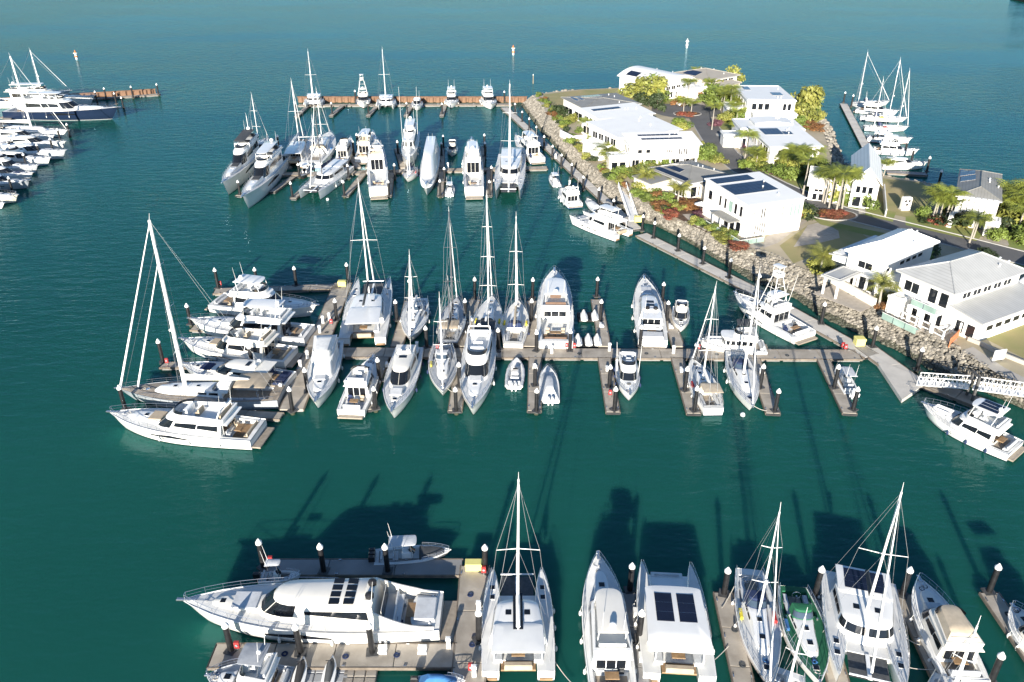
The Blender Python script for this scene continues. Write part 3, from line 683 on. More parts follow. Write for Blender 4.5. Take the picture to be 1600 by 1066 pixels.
        ft = outline(.62*L, .92*L, B*.58, B*.36, .22*L); ft2 = outline(.62*L, .88*L, B*.46, B*.25, .18*L); zt = mid(.74)+.22*k
        cabin(root, 'foredeck_trunk', cm, ft, ft2, mid(.6)-.15, zt, .04)
        MB().rbox(.70*L, .80*L, -B*.17, B*.17, zt, zt+.17, .06).build('sun_pad', pad, root); hatch(root, .84*L, 0, zt-.02, .5, .5)
        if roofwin:
            nx, ny = roofwin
            for a in range(nx):
                for b in range(ny):
                    cx_ = x0+(.17+.075*a/k if nx > 1 else .2)*L*.9; cx_ = x0+L*(.11+.055*a); cy = (b-(ny-1)/2)*B*(.40/max(1, ny-1) if ny > 1 else 0)
                    MB().box(cx_-.36*k*.8, cx_+.36*k*.8, cy-B*.052 if ny > 2 else cy-B*.12, cy+B*.052 if ny > 2 else cy+B*.12, z1+.06, z1+.185).build('roof_window', 'glass_dark', root)
        if overhang: ov = outline(x0-.10*L, x0+.06*L, B*.62, B*.60, .02*L); slab(root, 'roof_overhang', cm, ov, z1-.14, .12, .02)
        if overhang: ladder_posts(root, [(x0-.06*L, B*.29), (x0-.06*L, -B*.29)], zd, z1-.1, .08, cm, 'roof_strut', -.3)
        xa = x0+.02*L
        MB().rbox(xa, xa+.5*k, -B*.22, B*.22, z1+.02, z1+.28, .08).build('radar_mast', cm, root); dome(root, xa+.2*k, -B*.13, z1+.26, .26*k, 'black' if L > 20 else 'gelcoat'); dome(root, xa+.2*k, B*.13, z1+.26, .26*k, 'black' if L > 20 else 'gelcoat')
        antenna(root, xa+.1, B*.2, z1+.2, 2.4)
        if not overhang:      # coachwork sweeping down from the roof to the stern on both sides
            for s1 in (-1, 1):
                rs = []
                for q in range(9):
                    f = q/8; x_ = x0+.03*L-(x0+.01*L)*f; zt_ = zd+.25+(hc*.92-.25)*(1-f)**1.7; y_ = s1*(B*.395-.10*B*max(0, (f-.6))*1.0-.05*B*(1-f)**2)
                    rs.append([(x_, y_-.10, zd-.05), (x_, y_+.10, zd-.05), (x_, y_+.07-s1*.10, zt_), (x_, y_-.07-s1*.10, zt_)])
                MB().rings(rs).build('side_wing', cm, root, True)
            ao = outline(.015*L, .115*L, B*.56, B*.60, .02*L); slab(root, 'stern_deck', 'deck_white', ao, zd+.0, .12, .02)
        MB().rbox(.02*L, .10*L, -B*(.33 if overhang else .22), B*(.33 if overhang else .22), zd+.1, zd+.42, .08).build('aft_sun_pad', pad, root, True)
        seat(root, .15*L, .15*L+.7, -B*.3, B*.3, zd-.1, pad, 'fwd', 'lounge_seat')
    if not cover and style != 'small':
        xa = x0-.012*L; wd = B*.30
        dr = MB().box(xa-.06, xa-.02, -wd, wd, zd+.12, zd+hc*.82).build('saloon_door_frame', cm, root)
        for q in range(3): MB().box(xa-.08, xa-.061, -wd+.06+q*wd*2/3, -wd-.02+(q+1)*wd*2/3, zd+.16, zd+hc*.78).build('saloon_door', win, dr)
        zf = fs-H.bul+.06-ck[2]
        if L > 10.5:
            MB().rbox(.085*L+.35, .085*L+1.15, -B*.14, B*.14, zf+.62, zf+.70, .02).tube((.085*L+.75,0,zf),(.085*L+.75,0,zf+.62),.06,n=6).build('cockpit_table', 'teak', root)
            for s1 in (-1, 1): MB().rbox(.085*L+1.4, .085*L+1.95, s1*B*.2-.28, s1*B*.2+.28, zf, zf+.45, .05).rbox(.085*L+1.82, .085*L+1.95, s1*B*.2-.28, s1*B*.2+.28, zf+.45, zf+.85, .04).build('deck_chair', rz.choice(['cloth_tan','cloth_charcoal','cloth_light','cloth_navy']), root)
        for s1 in (-1, 1):      # dark window band let into the hull side
            if L > 12.5:
                mb = MB(); rs = []
                for q in range(7):
                    t = .40+.26*q/6; b_ = H.hb(t); s_ = H.sheer(t); wl_ = b_*(.94-.42*t**3); zz_ = [s_*.60, s_*.60+.30*k*(1-abs(q-3)/4.5)]
                    rs.append([(t*L, s1*((b_*.93+wl_*.07)+(b_*.055-wl_*.07+.0)*max(0,(z_/s_-.55)/.4)*.9+.03), z_) for z_ in zz_])
                mb.rings(rs, False, False, closed=False).build('hull_window', 'glass_dark', root)
        # loose gear on deck
        zb_ = H.sheer(.9)-H.bul+.06
        MB().tube((.905*L,0,zb_),(.905*L,0,zb_+.28),.14,.12,8).build('windlass', 'steel', root)
        for q in range(3):
            xx = rz.uniform(.86,.93)*L; yy = rz.uniform(-.3,.3)*H.hb(.88); MB().path([(xx+.22*math.cos(a_), yy+.22*math.sin(a_), H.sheer(.88)-.02) for a_ in [6.283*j/9 for j in range(10)]], .05, 4).build('coiled_rope', rz.choice(['rope','cloth_navy','cloth_charcoal']), root)
        if rz.random() < .6: MB().tube((.60*L, -.5, H.sheer(.6)+.35*k), (.60*L, .3, H.sheer(.6)+.35*k), .24, n=10).build('liferaft_canister', 'gelcoat', root, True)
    if outrig:
        for s1 in (-1, 1): MB().tube((.42*L, s1*B*.45, fs+.6), (.36*L, s1*B*.52, fs+.6+.42*L), .05, .02, 5).build('outrigger', 'mast_white', root)
    for q in range(hull_win):
        for s1 in (-1, 1):
            t = .50+.035*q if hull_win > 1 else .52; b = H.hb(t)*.955+.03
            MB().box(t*L-.20*k, t*L+.20*k, s1*b-.03, s1*b+.03, fs*.55, fs*.55+.45*k).build('porthole', 'glass_dark', root)
    if railh: rail(root, H, .42, .985, railh)
    if fend: fenders(root, H, (.2, .4, .6), 'cloth_navy' if rz.random() < .3 else 'deck_white')
    MB().rbox(.945*L, 1.02*L, -.16, .16, fb-.02, fb+.12, .03).build('anchor_roller', 'steel', root)
    if dinghy: 
        t_ = MB(); xx = .78*L
        for s1 in (-1, 1): t_.tube((xx-1.2, s1*.55, fb+.25), (xx+.9, s1*.5, fb+.25), .22, .2, 7)
        t_.tube((xx+.9, .5, fb+.25), (xx+.9, -.5, fb+.25), .2, n=7).box(xx-1.1, xx+.9, -.5, .5, fb+.1, fb+.16)
        t_.build('deck_dinghy', dinghy, root, True)
    return root

def small(bow, stern, label, B=None, top=None, topm='cloth_light', hm='hull_white', n_eng=1, engm='black', cover=None, L=None, deckm='deck_white', console=True, rib=False, foredeck=None, zb=1.0):
    root, L = start('inflatable_tender' if rib else 'runabout', bow, stern, zb, .8, label, 'boat', L)
    B = B or .27*L+.4; fs, fb = .6, .95
    H = Hull(L, B, fs, fb, tw=.9, e1=2.2, cock=(.06, .72, .35), rake=.1, bul=.08); H.build(root, hm, deckm)
    if rib:
        for s1 in (-1, 1):
            t_ = MB(); pts = [H.pt(t, s1, 0) for t in (0,.2,.4,.6,.75,.87,.95,1.0)]
            for a, b in zip(pts, pts[1:]): t_.tube(a, b, .24, .23, 8)
            t_.build('inflatable_tube', rib, root, True)
    if cover:
        ob = outline(.02*L, .95*L, B*.86, B*.9, .45*L); ot = outline(.2*L, .6*L, B*.4, B*.4, .2*L)
        cabin(root, 'boat_cover', cover, ob, ot, fs-.02, fs+.75, .1)
    else:
        if console:
            MB().rbox(.36*L, .50*L, -B*.2, B*.2, fs-.4, fs+.75, .1).build('console', 'gelcoat', root)
            ob = outline(.40*L, .53*L, B*.4, B*.36, .3); ot = outline(.38*L, .46*L, B*.34, B*.3, .2)
            pane(root, ob, ot, fs+.5, fs+1.1, 4.2, 13.8, 0, 1, 'glass_dark', 'windscreen')
        seat(root, .24*L, .24*L+.55, -B*.25, B*.25, fs-.35, 'cloth_light', 'aft', 'helm_seat')
        seat(root, .08*L, .08*L+.45, -B*.36, B*.36, fs-.35, 'cloth_light', 'aft', 'stern_seat')
        if foredeck: cabin(root, 'foredeck', foredeck, outline(.58*L, .95*L, B*.8, B*.66, .3*L), outline(.6*L, .9*L, B*.7, B*.5, .28*L), fs+.05, fb+.08, .03)
    if top:
        zt = fs+1.9; to = outline(.2*L, .56*L, B*.66, B*.6, .3)
        slab(root, top, topm, to, zt, .09, .06)
        ladder_posts(root, [(.26*L, B*.28), (.26*L, -B*.28), (.48*L, B*.26), (.48*L, -B*.26)], fs-.2, zt+.02, .03, 'steel', 'top_post', .1)
        antenna(root, .24*L, B*.25, zt, 2.0); antenna(root, .24*L, -B*.25, zt, 2.0)
    for q in range(n_eng): outboard(root, -.15, (q-(n_eng-1)/2)*.55, .35, engm)
    rail(root, H, .62, .97, .4, 4, .06)
    return root

def rig(root, xm, z0, H_, xbow, zbow, xst, bw, zch, mm='mast_white', spread=2, r=.12, furl='cloth_white', furlr=.10, boomL=None, boomz=1.3, cover='cloth_white', dbl=False, stay=True, yst=None):
    MB().tube((xm,0,z0), (xm-.012*H_,0,z0+H_), r, r*.62, 8).build('mast', mm, root, True)
    tp = Vector((xm-.012*H_, 0, z0+H_)); sp = MB(); ws = MB()
    for s1 in (-1, 1):
        last = Vector((xm-.25, s1*bw*.92, zch)); base = last
        for q in range(spread):
            f = (q+1)/(spread+1); tip = Vector((xm-.012*H_*f-.2, s1*bw*(.60-.13*q), z0+H_*f)); m_ = Vector((xm-.012*H_*f, 0, z0+H_*f))
            sp.tube(m_, tip, .045, .03, 5); ws.tube(last, tip, .016, n=3); ws.tube(base, m_-Vector((0,0,.1)), .014, n=3); last = tip
        ws.tube(last, tp-Vector((0,0,.5)), .016, n=3)
        if stay: ws.tube(Vector((xst, s1*(yst if yst else bw*.3), zch+.1)), tp, .016, n=3)
    ws.tube((xbow-.7,0,zbow), tp-Vector((0,0,H_*.14)), .016, n=3)
    if spread: sp.build('spreaders', mm, root)
    ws.build('rigging_wires', 'wire', root)
    MB().tube((xbow-.15,0,zbow+.25), tp-Vector((-.1,0,.5)), furlr, furlr*.35, 7).build('furled_headsail', furl, root, True)
    if dbl: MB().tube((xbow-.28*(xbow-xm),0,zbow+.25), tp-Vector((0,0,H_*.22)), furlr*.9, furlr*.35, 7).build('furled_staysail', furl, root, True)
    bl = boomL or (xm-xst)*.72; bz = z0+boomz
    MB().tube((xm-.1,0,bz), (xm-bl,0,bz+.05), .10, .08, 7).build('boom', mm, root, True)
    if cover:
        mb = MB(); rs = []
        for k in range(7):
            f = k/6; x = xm-.05-(bl-.2)*f; hh = .62*(1-f)**.8+.22; ww = .20
            rs.append([(x, ww*c, bz+.05+hh*.5+hh*.55*s_) for c, s_ in [(math.cos(a), math.sin(a)) for a in [2*math.pi*j/8 for j in range(8)]]])
        mb.rings(rs).build('sail_cover', cover, root, True)
    MB().tube(tp, tp+Vector((-.2,0,.9)), .03, .015, 4).build('masthead_aerial', 'mast_white', root)

def sail(bow, stern, label, mast=None, B=None, hm=None, dm='deck_white', mm='mast_white', cover='cloth_white', furl='cloth_white', bim=None, dodger='cloth_navy', teak=False, zb=1.4, mt=.56, spread=2, dbl=False, mr=.12, mizzen=0,
         L=None, solar=0, dinghy=None, boom=True, cm='gelcoat', furlr=.1, radar=True, norig=False, tip=None):
    root, L = start('sailing_yacht', bow, stern, zb, 1.0, label, 'yacht', L)
    hm = hm or random.Random(label).choice(['hull_white','hull_white_blue','hull_white_red','hull_white_boot_blue'])
    k = L/13; B = B or .21*L+1.25; fs, fb = .8+.03*L, .95+.045*L
    H = Hull(L, B, fs, fb, tw=.68, e1=2.0, e2=.95, tm=.45, cock=(.06, .32, .45), rake=.10, dr=.9, bul=.08); H.build(root, hm, 'teak' if teak else dm)
    zd = fs-.05
    ob = outline(.33*L, .80*L, B*.60, B*.46, .26*L); ot = outline(.34*L, .74*L, B*.48, B*.34, .22*L); zc = H.sheer(.5)+.42*k
    cabin(root, 'coachroof', cm, ob, ot, zd, zc, .05)
    side_panes(root, ob, ot, zd, zc, [(.5,1.7),(2.0,3.2)], .48, .8)
    hatch(root, .64*L, 0, zc+.03, .5, .5); hatch(root, .50*L, 0, zc+.05, .45, .45); hatch(root, .86*L, 0, H.sheer(.86)+.02, .5, .5)
    MB().box(.08*L, .30*L, -B*.14, B*.14, fs-H.bul-.41, fs-H.bul-.38).build('cockpit_floor', 'teak_grey', root)
    for s1 in (-1, 1): MB().rbox(.08*L, .31*L, s1*B*.24-.22, s1*B*.24+.22, fs-.5, fs-.1, .05).build('cockpit_bench', 'teak_grey' if teak else 'cloth_light', root)
    wy = B*.15
    for s1 in ((-1, 1) if L > 13 else (0,)):
        c = (.13*L, s1*wy, fs+.35); mb = MB(); pts = [(c[0], c[1]+.42*math.cos(a), c[2]+.42*math.sin(a)) for a in [2*math.pi*j/12 for j in range(13)]]
        mb.path(pts, .025); mb.tube((c[0]+.1, c[1], fs-.45), (c[0]+.1, c[1], c[2]), .09, n=6); mb.build('steering_wheel', 'steel', root)
    sr = random.Random(label)
    for s1 in (-1, 1):
        for t_ in (.2, .36): MB().tube((t_*L, s1*H.hb(t_)*.72, H.sheer(t_)-.02), (t_*L, s1*H.hb(t_)*.72, H.sheer(t_)+.2), .11, .08, 8).build('winch', 'steel', root)
        MB().tube((.44*L, s1*B*.12, zc+.02),(.72*L, s1*B*.10, zc-.02),.03,n=4).build('grab_rail', 'teak', root)
        if sr.random() < .6: MB().rbox(.40*L, .40*L+1.2, s1*H.hb(.42)*.80-.16, s1*H.hb(.42)*.80+.16, H.sheer(.42), H.sheer(.42)+.35, .05).build('jerrycans', sr.choice(['cloth_blue','cloth_red','cloth_yellow','cloth_charcoal']), root)
    for q in range(3): xx = sr.uniform(.78,.92)*L; MB().path([(xx+.2*math.cos(a_), sr.uniform(-.1,.1)+.2*math.sin(a_), H.sheer(.85)+.03) for a_ in [6.283*j/9 for j in range(10)]], .05, 4).build('coiled_rope', sr.choice(['rope','cloth_navy','cloth_blue']), root)
    if dodger:
        o0 = outline(.30*L, .42*L, B*.56, B*.5, .06*L); o1 = outline(.29*L, .37*L, B*.46, B*.4, .04*L)
        cabin(root, 'spray_hood', dodger, o0, o1, zc-.1, zc+.75, .05); pane(root, o0, o1, zc-.1, zc+.75, 4.6, 13.4, .25, .8, 'glass_blue', 'spray_hood_window')
    if bim:
        o = outline(.06*L, .26*L, B*.66, B*.66, .25); slab(root, 'bimini', bim, o, fs+1.9, .06, .12)
        ladder_posts(root, [(.08*L, B*.32), (.08*L, -B*.32), (.23*L, B*.32), (.23*L, -B*.32)], fs, fs+1.93, .02, 'steel', 'bimini_post')
        for q in range(solar): MB().box(.08*L+q*1.2, .08*L+q*1.2+1.05, -B*.25, B*.25, fs+2.17, fs+2.19).build('solar_panel', 'solar', root)
    xm = mt*L; H_ = mast or 1.28*L
    if not norig: rig(root, xm, zc, H_, L*.985, fb, .02*L, H.hb(mt), H.sheer(mt), mm, spread, mr, furl, furlr, None if boom else .1, 1.1, cover if boom else None, dbl)
    if mizzen: rig(root, .22*L, fs, mizzen, .5*L, zc, .0, H.hb(.2), H.sheer(.2), mm, 1, mr*.8, furl, .03, .2*L, 1.6, cover, False, False)
    rail(root, H, .02, .975, .62, 12, .08)
    if radar and not norig: dome(root, xm+.28, 0, zc+H_*.36, .2)
    if tip:      # berth fixed by the surveyed mast head
        q = P(*tip, zc+H_); a_ = root.rotation_euler[2]; lx = xm-.012*H_-L/2; root.location = (q.x-lx*math.cos(a_), q.y-lx*math.sin(a_), 0)
    fenders(root, H, (.3, .5), 'cloth_navy' if random.Random(label).random() < .4 else 'deck_white')
    MB().rbox(.97*L, 1.02*L, -.1, .1, fb-.02, fb+.1, .02).build('anchor_roller', 'steel', root)
    if dinghy: 
        t_ = MB(); x_ = -.6
        for s1 in (-1, 1): t_.tube((x_+s1*.5, -1.1, fs+.6), (x_+s1*.5, 1.1, fs+.6), .2, n=7)
        t_.tube((x_-.5,1.1,fs+.6),(x_+.5,1.1,fs+.6),.2,n=7).box(x_-.5,x_+.5,-1.1,1.1,fs+.45,fs+.5); t_.build('davit_dinghy', dinghy, root, True)
    return root

def cat(bow, stern, label, B=None, mast=None, hm='hull_white', dm='deck_white', mm='mast_white', cover='cloth_white', furl='cloth_white', top='gelcoat', zb=1.7, fly=False, L=None, roof_solar=0, net=True, roofhatch=True, mr=.14, davit=None,
        aft='teak', dark=False, winm='glass_dark', kayak=False, house=False, spread=1, boom=True, mxo=0.0, mid_hatches=0, roof_to=None):
    kind = 'sailing_catamaran' if mast else 'power_catamaran'
    root, L = start(kind, bow, stern, zb, 1.0, label, 'catamaran', L)
    B = B or .42*L+1.2; hb = B*.27; yo = B/2-hb/2; k = L/13
    fs, fb = 1.05+.02*L, 1.3+.04*L; cm = 'gelcoat' if not dark else 'cloth_charcoal'
    H = Hull(L, hb, fs, fb, tw=.85, e1=2.4, rake=.03 if mast else .08, dr=.6, bul=.05, tm=.4)
    for s1 in (-1, 1): H.build(root, hm, dm, s1*yo)
    inn = B/2-hb
    xb = (.74 if mast else .80 if not house else .9)*L
    z0 = fs-.12
    MB().box(.10*L, xb, -inn-hb*.35, inn+hb*.35, .75, z0+.10).build('bridge_deck', dm if not house else 'gelcoat', root)
    MB().rbox(.02*L, .22*L, -inn, inn, z0-.20, z0-.04, .03).build('aft_platform', aft, root)
    for s1 in (-1, 1):
        for q in range(3): MB().rbox(-.015*L+.10*q*k*3, .02*L+.12*q*k*3, s1*yo-hb*.32, s1*yo+hb*.32, .22*(q+1), .22*(q+2), .03).build('transom_step', aft, root)
    x0, x1 = .24*L, (.66 if mast else .68 if not house else .72)*L; hc = (1.15+.03*L) if mast else 1.9*k**.4
    ob = outline(x0, x1, B*.80, B*.72, .14*L); ot = outline(x0, x1-.07*L, B*.72, B*.60, .10*L); z1 = z0+.1+hc
    cabin(root, 'saloon', cm if not dark else 'gelcoat', ob, ot, z0+.08, z1, .12)
    side_panes(root, ob, ot, z0+.1, z1, [(.4,3.8)], .48, .82, winm, .3)
    for a, b in ((4.4,6.2),(6.4,8.9),(9.1,11.6),(11.8,13.6)): pane(root, ob, ot, z0+.1, z1, a, b, .45, .86, winm, 'windscreen')
    ro = outline(.05*L, (roof_to*L if roof_to else .33*L if mast else x1-.06*L), B*(.70 if not house else .86), B*(.68 if not house else .80), .03*L)
    ht = slab(root, 'hardtop', top, ro, z1+.05, .12, .08)
    ladder_posts(root, [(.08*L, B*.31), (.08*L, -B*.31)], z0, z1+.08, .06, 'gelcoat', 'hardtop_post')
    for s1 in (-1, 1): seat(root, .08*L, .20*L, s1*B*.26-.35, s1*B*.26+.35, z0-.03, 'cloth_light', None, 'cockpit_seat')
    if roofhatch:
        for s1 in (-1, 1): hatch(root, x0+.20*L, s1*B*.13, z1+.08, .55, .5)
        for s1 in (-1, 1): hatch(root, .80*L, s1*yo, H.sheer(.8)+.02, .5, .45); hatch(root, .70*L, s1*yo, H.sheer(.7)+.02, .5, .45)
    for q in range(mid_hatches): MB().box(x0+.02*L+q*.075*L, x0+.02*L+q*.075*L+.062*L, -.45, .45, z1+.10, z1+.31).build('roof_hatch', 'glass_dark', root)
    cr = random.Random(label); xa = .235*L
    dr = MB().box(xa-.05, xa-.01, -B*.26, B*.26, z0+.12, z1-.15).build('saloon_door_frame', 'gelcoat', root)
    for q in range(4): MB().box(xa-.07, xa-.051, -B*.25+q*B*.125+.03, -B*.25+(q+1)*B*.125-.03, z0+.16, z1-.2).build('saloon_door', winm, dr)
    MB().rbox(.10*L, .10*L+1.1, -.6, .6, z0+.55, z0+.63, .02).tube((.10*L+.55,0,z0-.03),(.10*L+.55,0,z0+.55),.07,n=6).build('cockpit_table', 'teak', root)
    MB().rbox(.015*L, .015*L+.5, -inn*.8, inn*.8, z0-.02, z0+.55, .06).build('stern_bench', cr.choice(['cloth_tan','cloth_sand','cloth_light']), root)
    for s1 in (-1, 1):
        for q in range(3): MB().box((.38+.12*q)*L, (.38+.12*q)*L+.9, s1*(B/2-.02)-.03, s1*(B/2-.02)+.03, fs*.62, fs*.62+.22).build('hull_window', 'glass_dark', root)
    if roof_solar:
        for q in range(roof_solar):
            y = (q-(roof_solar-1)/2)*B*.62/roof_solar; w_ = B*.24/roof_solar if roof_solar > 1 else B*.25
            xa_, xe_ = (.30*L, .56*L) if not mast else (.08*L, .28*L)
            pn = MB()
            for c in range(3): pn.box(xa_+(xe_-xa_)*c/3+.03, xa_+(xe_-xa_)*(c+1)/3-.03, y-w_, y+w_, z1+.25, z1+.285)
            pn.build('solar_panel', 'solar', ht)
    if net and mast:
        nm = MB().add([(xb,-inn-.02,z0),(L*.955,-inn-.02,z0+.12),(L*.955,inn+.02,z0+.12),(xb,inn+.02,z0)], [(0,1,2,3)]); nm.add([(v[0],v[1],v[2]-.02) for v in nm.v[:4]], [(3,2,1,0)])
        nm.build('trampoline', 'net', root)
        MB().tube((L*.955,-inn-.1,fb-.2),(L*.955,inn+.1,fb-.2),.09,n=8).build('crossbeam', 'alu', root)
        MB().rbox(xb, L*.95, -.18, .18, z0+.1, z0+.2, .03).build('bow_walkway', 'gelcoat', root)
    elif not mast:
        MB().rbox(xb-.3, L*.93, -inn-.05, inn+.05, z0+.0, z0+.16, .04).build('foredeck', 'deck_white', root)
        MB().rbox(xb-.1, L*.90, -inn*.8, inn*.8, z0+.165, z0+.33, .06).build('sun_pad', 'cloth_light', root)
    if mast:
        rig(root, x1-.06*L+mxo, z1, mast, L*.95, fb, .06*L, B/2*.95, fs, mm, spread, mr, furl, .12, None if boom else .1, 1.4, cover if boom else None, yst=B*.42)
    if fly:
        fo = outline(.14*L, .56*L, B*.50, B*.44, .1*L); zr = z1+.18
        coaming(root, 'flybridge', 'gelcoat', fo, zr, zr+.6, .12, 1.03); pane(root, fo, [(p[0]-.2, p[1]) for p in fo], zr+.58, zr+1.0, 4.4, 13.6, 0, 1, winm, 'flybridge_screen')
        seat(root, .3*L, .3*L+.6, -.6, .6, zr+.02, 'cloth_light', 'aft', 'helm_seat'); seat(root, .17*L, .17*L+.6, -B*.18, B*.18, zr+.02, 'cloth_light', 'aft', 'lounge_seat')
        to = outline(.16*L, .48*L, B*.46, B*.42, .06*L); slab(root, 'flybridge_hardtop', 'gelcoat', to, zr+2.0, .12, .06)
        ladder_posts(root, [(.2*L, B*.2), (.2*L, -B*.2), (.43*L, B*.19), (.43*L, -B*.19)], zr+.4, zr+2.03, .05, 'gelcoat', 'hardtop_post', .2)
        dome(root, .2*L, 0, zr+2.15, .26)
    for s1 in (-1, 1): rail(root, H, .3, .97, .6, 8, .06, False, s1*yo)
    if davit:
        t_ = MB(); x_ = -.5
        for q in (-.5, .5): t_.tube((x_+q, -1.5, fs+.3), (x_+q, 1.5, fs+.3), .21, n=7)
        t_.tube((x_-.5,1.5,fs+.3),(x_+.5,1.5,fs+.3),.2,n=7).box(x_-.5,x_+.5,-1.4,1.5,fs+.12,fs+.18); t_.build('davit_dinghy', davit, root, True)
    Hs = Hull(L, B, fs, fb, tw=1, tm=.98); fenders(root, Hs, (.25, .45, .62), 'deck_white')
    return root
# ------------------------------------------------------------------ the boats, near basin
motor((284,936),(690,962), 'large white motor yacht with eight dark roof windows lying alongside a finger', B=6.2, style='express', zb=2.9, roofwin=(2,4), pad='cloth_light', tw=.78, open_aft=.19, overhang=False, rk=.11, railh=.8, fend=True, floor='teak_grey', hull_win=2)
small((705,858),(585,868), 'charcoal-decked centre console boat with grey T-top and triple black outboards', top='t_top', topm='cloth_light', n_eng=3, foredeck='cloth_charcoal', hm='hull_white')
small((470,896),(405,900), 'small tender with grey canopy half hidden behind the large motor yacht', top='canopy', topm='cloth_light', n_eng=1)
motor((322,1052),(450,1066), 'aluminium cruiser with grey hardtop and bow rails at the frame-edge finger', B=4.0, style='fly', zb=1.6, top='bimini', topm='cloth_grey', hm='hull_silver', dm='deck_grey', pad='cloth_light', fend=False)
small((700,1062),(652,1064), 'small boat with bright blue cover in the corner by the stained pier', cover='cloth_blue', n_eng=1, L=4.2)
cat((808,890),(810,1052), 'white sailing catamaran with a row of dark roof hatches beside the stained pier', B=6.7, mast=15.5, aft='teak', mxo=-1.6, roofhatch=True, roof_solar=0, mid_hatches=5)
motor((934,868),(960,1095), 'white flybridge cruiser with bow rail and slatted hardtop next to a dark finger', B=4.4, style='fly', top='hard', topm='gelcoat_warm', pad='cloth_white')
cat((1040,880),(1062,1058), 'wide white houseboat catamaran with two black solar banks on its roof', B=6.6, house=True, roof_solar=2, aft='teak', roofhatch=False, roof_to=.64)
sail((1203,1075),(1170,892), 'white sloop with navy cockpit covers and blue foredeck hatch cover', mast=12.4, B=3.9, bim=None, dodger='cloth_navy', mt=.46, cover=None, boom=False, furl='cloth_white')
sail((1282,1068),(1238,918), 'white yacht with dark green awning and green side decks', mast=11.5, B=4.0, bim=None, dodger='cloth_green', cover='cloth_green', dm='cloth_green', hm='hull_white', mt=.30, norig=True)
cat((1362,1068),(1340,905), 'sailing catamaran with bows towards the frame edge and solar frame at its stern', B=7.2, mast=13.8, roof_solar=1, aft='teak_grey', mxo=-2.0, cover='cloth_charcoal')
motor((1436,900),(1512,1062), 'cream-topped flybridge cruiser with blue-shaded foredeck at the right berths', B=4.4, style='fly', top='none', topm='gelcoat_warm', cm='gelcoat_warm', canopy='cloth_sand', railh=.75)
motor((1584,938),(1660,1040), 'white cruiser with clutter of rails at the far finger of the right berths', B=4.0, style='fly', top='bimini', topm='cloth_navy')
sail((1190,1200),(1215,1088), 'sloop just beyond the photo edge whose white mast rises beside the green yacht', mast=11.5, mt=.5, L=11, tip=(1258,965))
sail((1485,1220),(1510,1095), 'sloop just beyond the photo edge whose mast rises beside the cream cruiser', mast=11, mt=.5, L=11, tip=(1527,978))
# boats lying alongside around the tall ketch
motor((170,640),(404,676), 'long white raised-pilothouse motor yacht on the end berth with dark side windows', B=5.6, style='fly', zb=2.8, top='arch', hull_win=3, low=.8, pad='cloth_tan', floor='teak', railh=.8)
sail((184,608),(440,618), 'tall grey-hulled yacht with huge white mast, twin furled headsails and tan awning', mast=24.0, B=6.0, hm='hull_grey', dm='teak_grey', bim='cloth_tan', dodger='cloth_white', cover='cloth_white', dbl=True, mr=.30, furlr=.17, spread=3, mt=.58, zb=1.8)
motor((284,570),(452,596), 'sleek silver express cruiser with dark canopy berthed beside the tall ketch', B=5.3, style='express', hm='hull_silver', roofwin=(1,1), pad='cloth_navy')
motor((283,532),(455,556), 'white flybridge cruiser with dark side windows and cream flybridge seats', B=5.3, style='fly', top='arch', pad='cloth_tan', railh=.7)
motor((297,502),(484,522), 'white flybridge yacht with teak swim platform between two similar cruisers', B=5.4, style='fly', top='hard', pad='cloth_light')
motor((496,480),(338,470), 'broad white cruiser with rectangular hardtop nearest the three-pile finger', B=5.6, style='fly', top='hard', open_aft=.26, pad='cloth_light')
# middle walkway, shoreward side
cat((585,438),(566,532), 'large white sailing catamaran with dark foredeck net at the pier corner', B=7.6, mast=19, boom=True, cover='cloth_charcoal', roofhatch=True)
sail((640,530),(655,468), 'small white sloop berthed bow-in with thick furled sail', mast=11, furlr=.2, mt=.6, dodger='cloth_white', cover='cloth_white')
sail((714,466),(700,538), 'dark-decked ketch with white stern and black mast', mast=17.5, mm='mast_dark', hm='hull_dark', dm='deck_grey', dodger='cloth_charcoal', cover='cloth_charcoal', mizzen=9, bim='cloth_tan')
sail((769,464),(756,540), 'white cutter with three pairs of spreaders and cluttered dark cockpit', mast=20, spread=3, dodger='cloth_charcoal', cover='cloth_white', bim='cloth_charcoal', mr=.15)
sail((809,470),(802,540), 'white sloop with navy spray hood and cream decks', mast=17, spread=2, dodger='cloth_navy', cover='cloth_sand', dm='gelcoat_warm')
motor((866,424),(868,540), 'tall white explorer yacht with open teak aft deck and red cushions', B=6.0, style='fly', top='hard', zb=2.4, floor='teak', pad='cloth_brown', railh=.8, open_aft=.34, rx=.2)
motor((1006,438),(1020,536), 'white express yacht with long sunroof between two shoreward fingers', B=5.0, style='express', roofwin=(2,1), pad='cloth_light')
motor((1064,522),(1064,478), 'small white half-cabin cruiser with stern outboard rack', B=2.9, style='fly', top='none', kind='motor_cruiser', fend=False, open_aft=.3, L=8.5)
motor((1092,528),(1196,540), 'white timber-style trawler with black flybridge canopy behind the sloop mast', B=4.2, style='trawler', top='bimini', topm='cloth_charcoal', kind='trawler_yacht', dinghy='cloth_light')
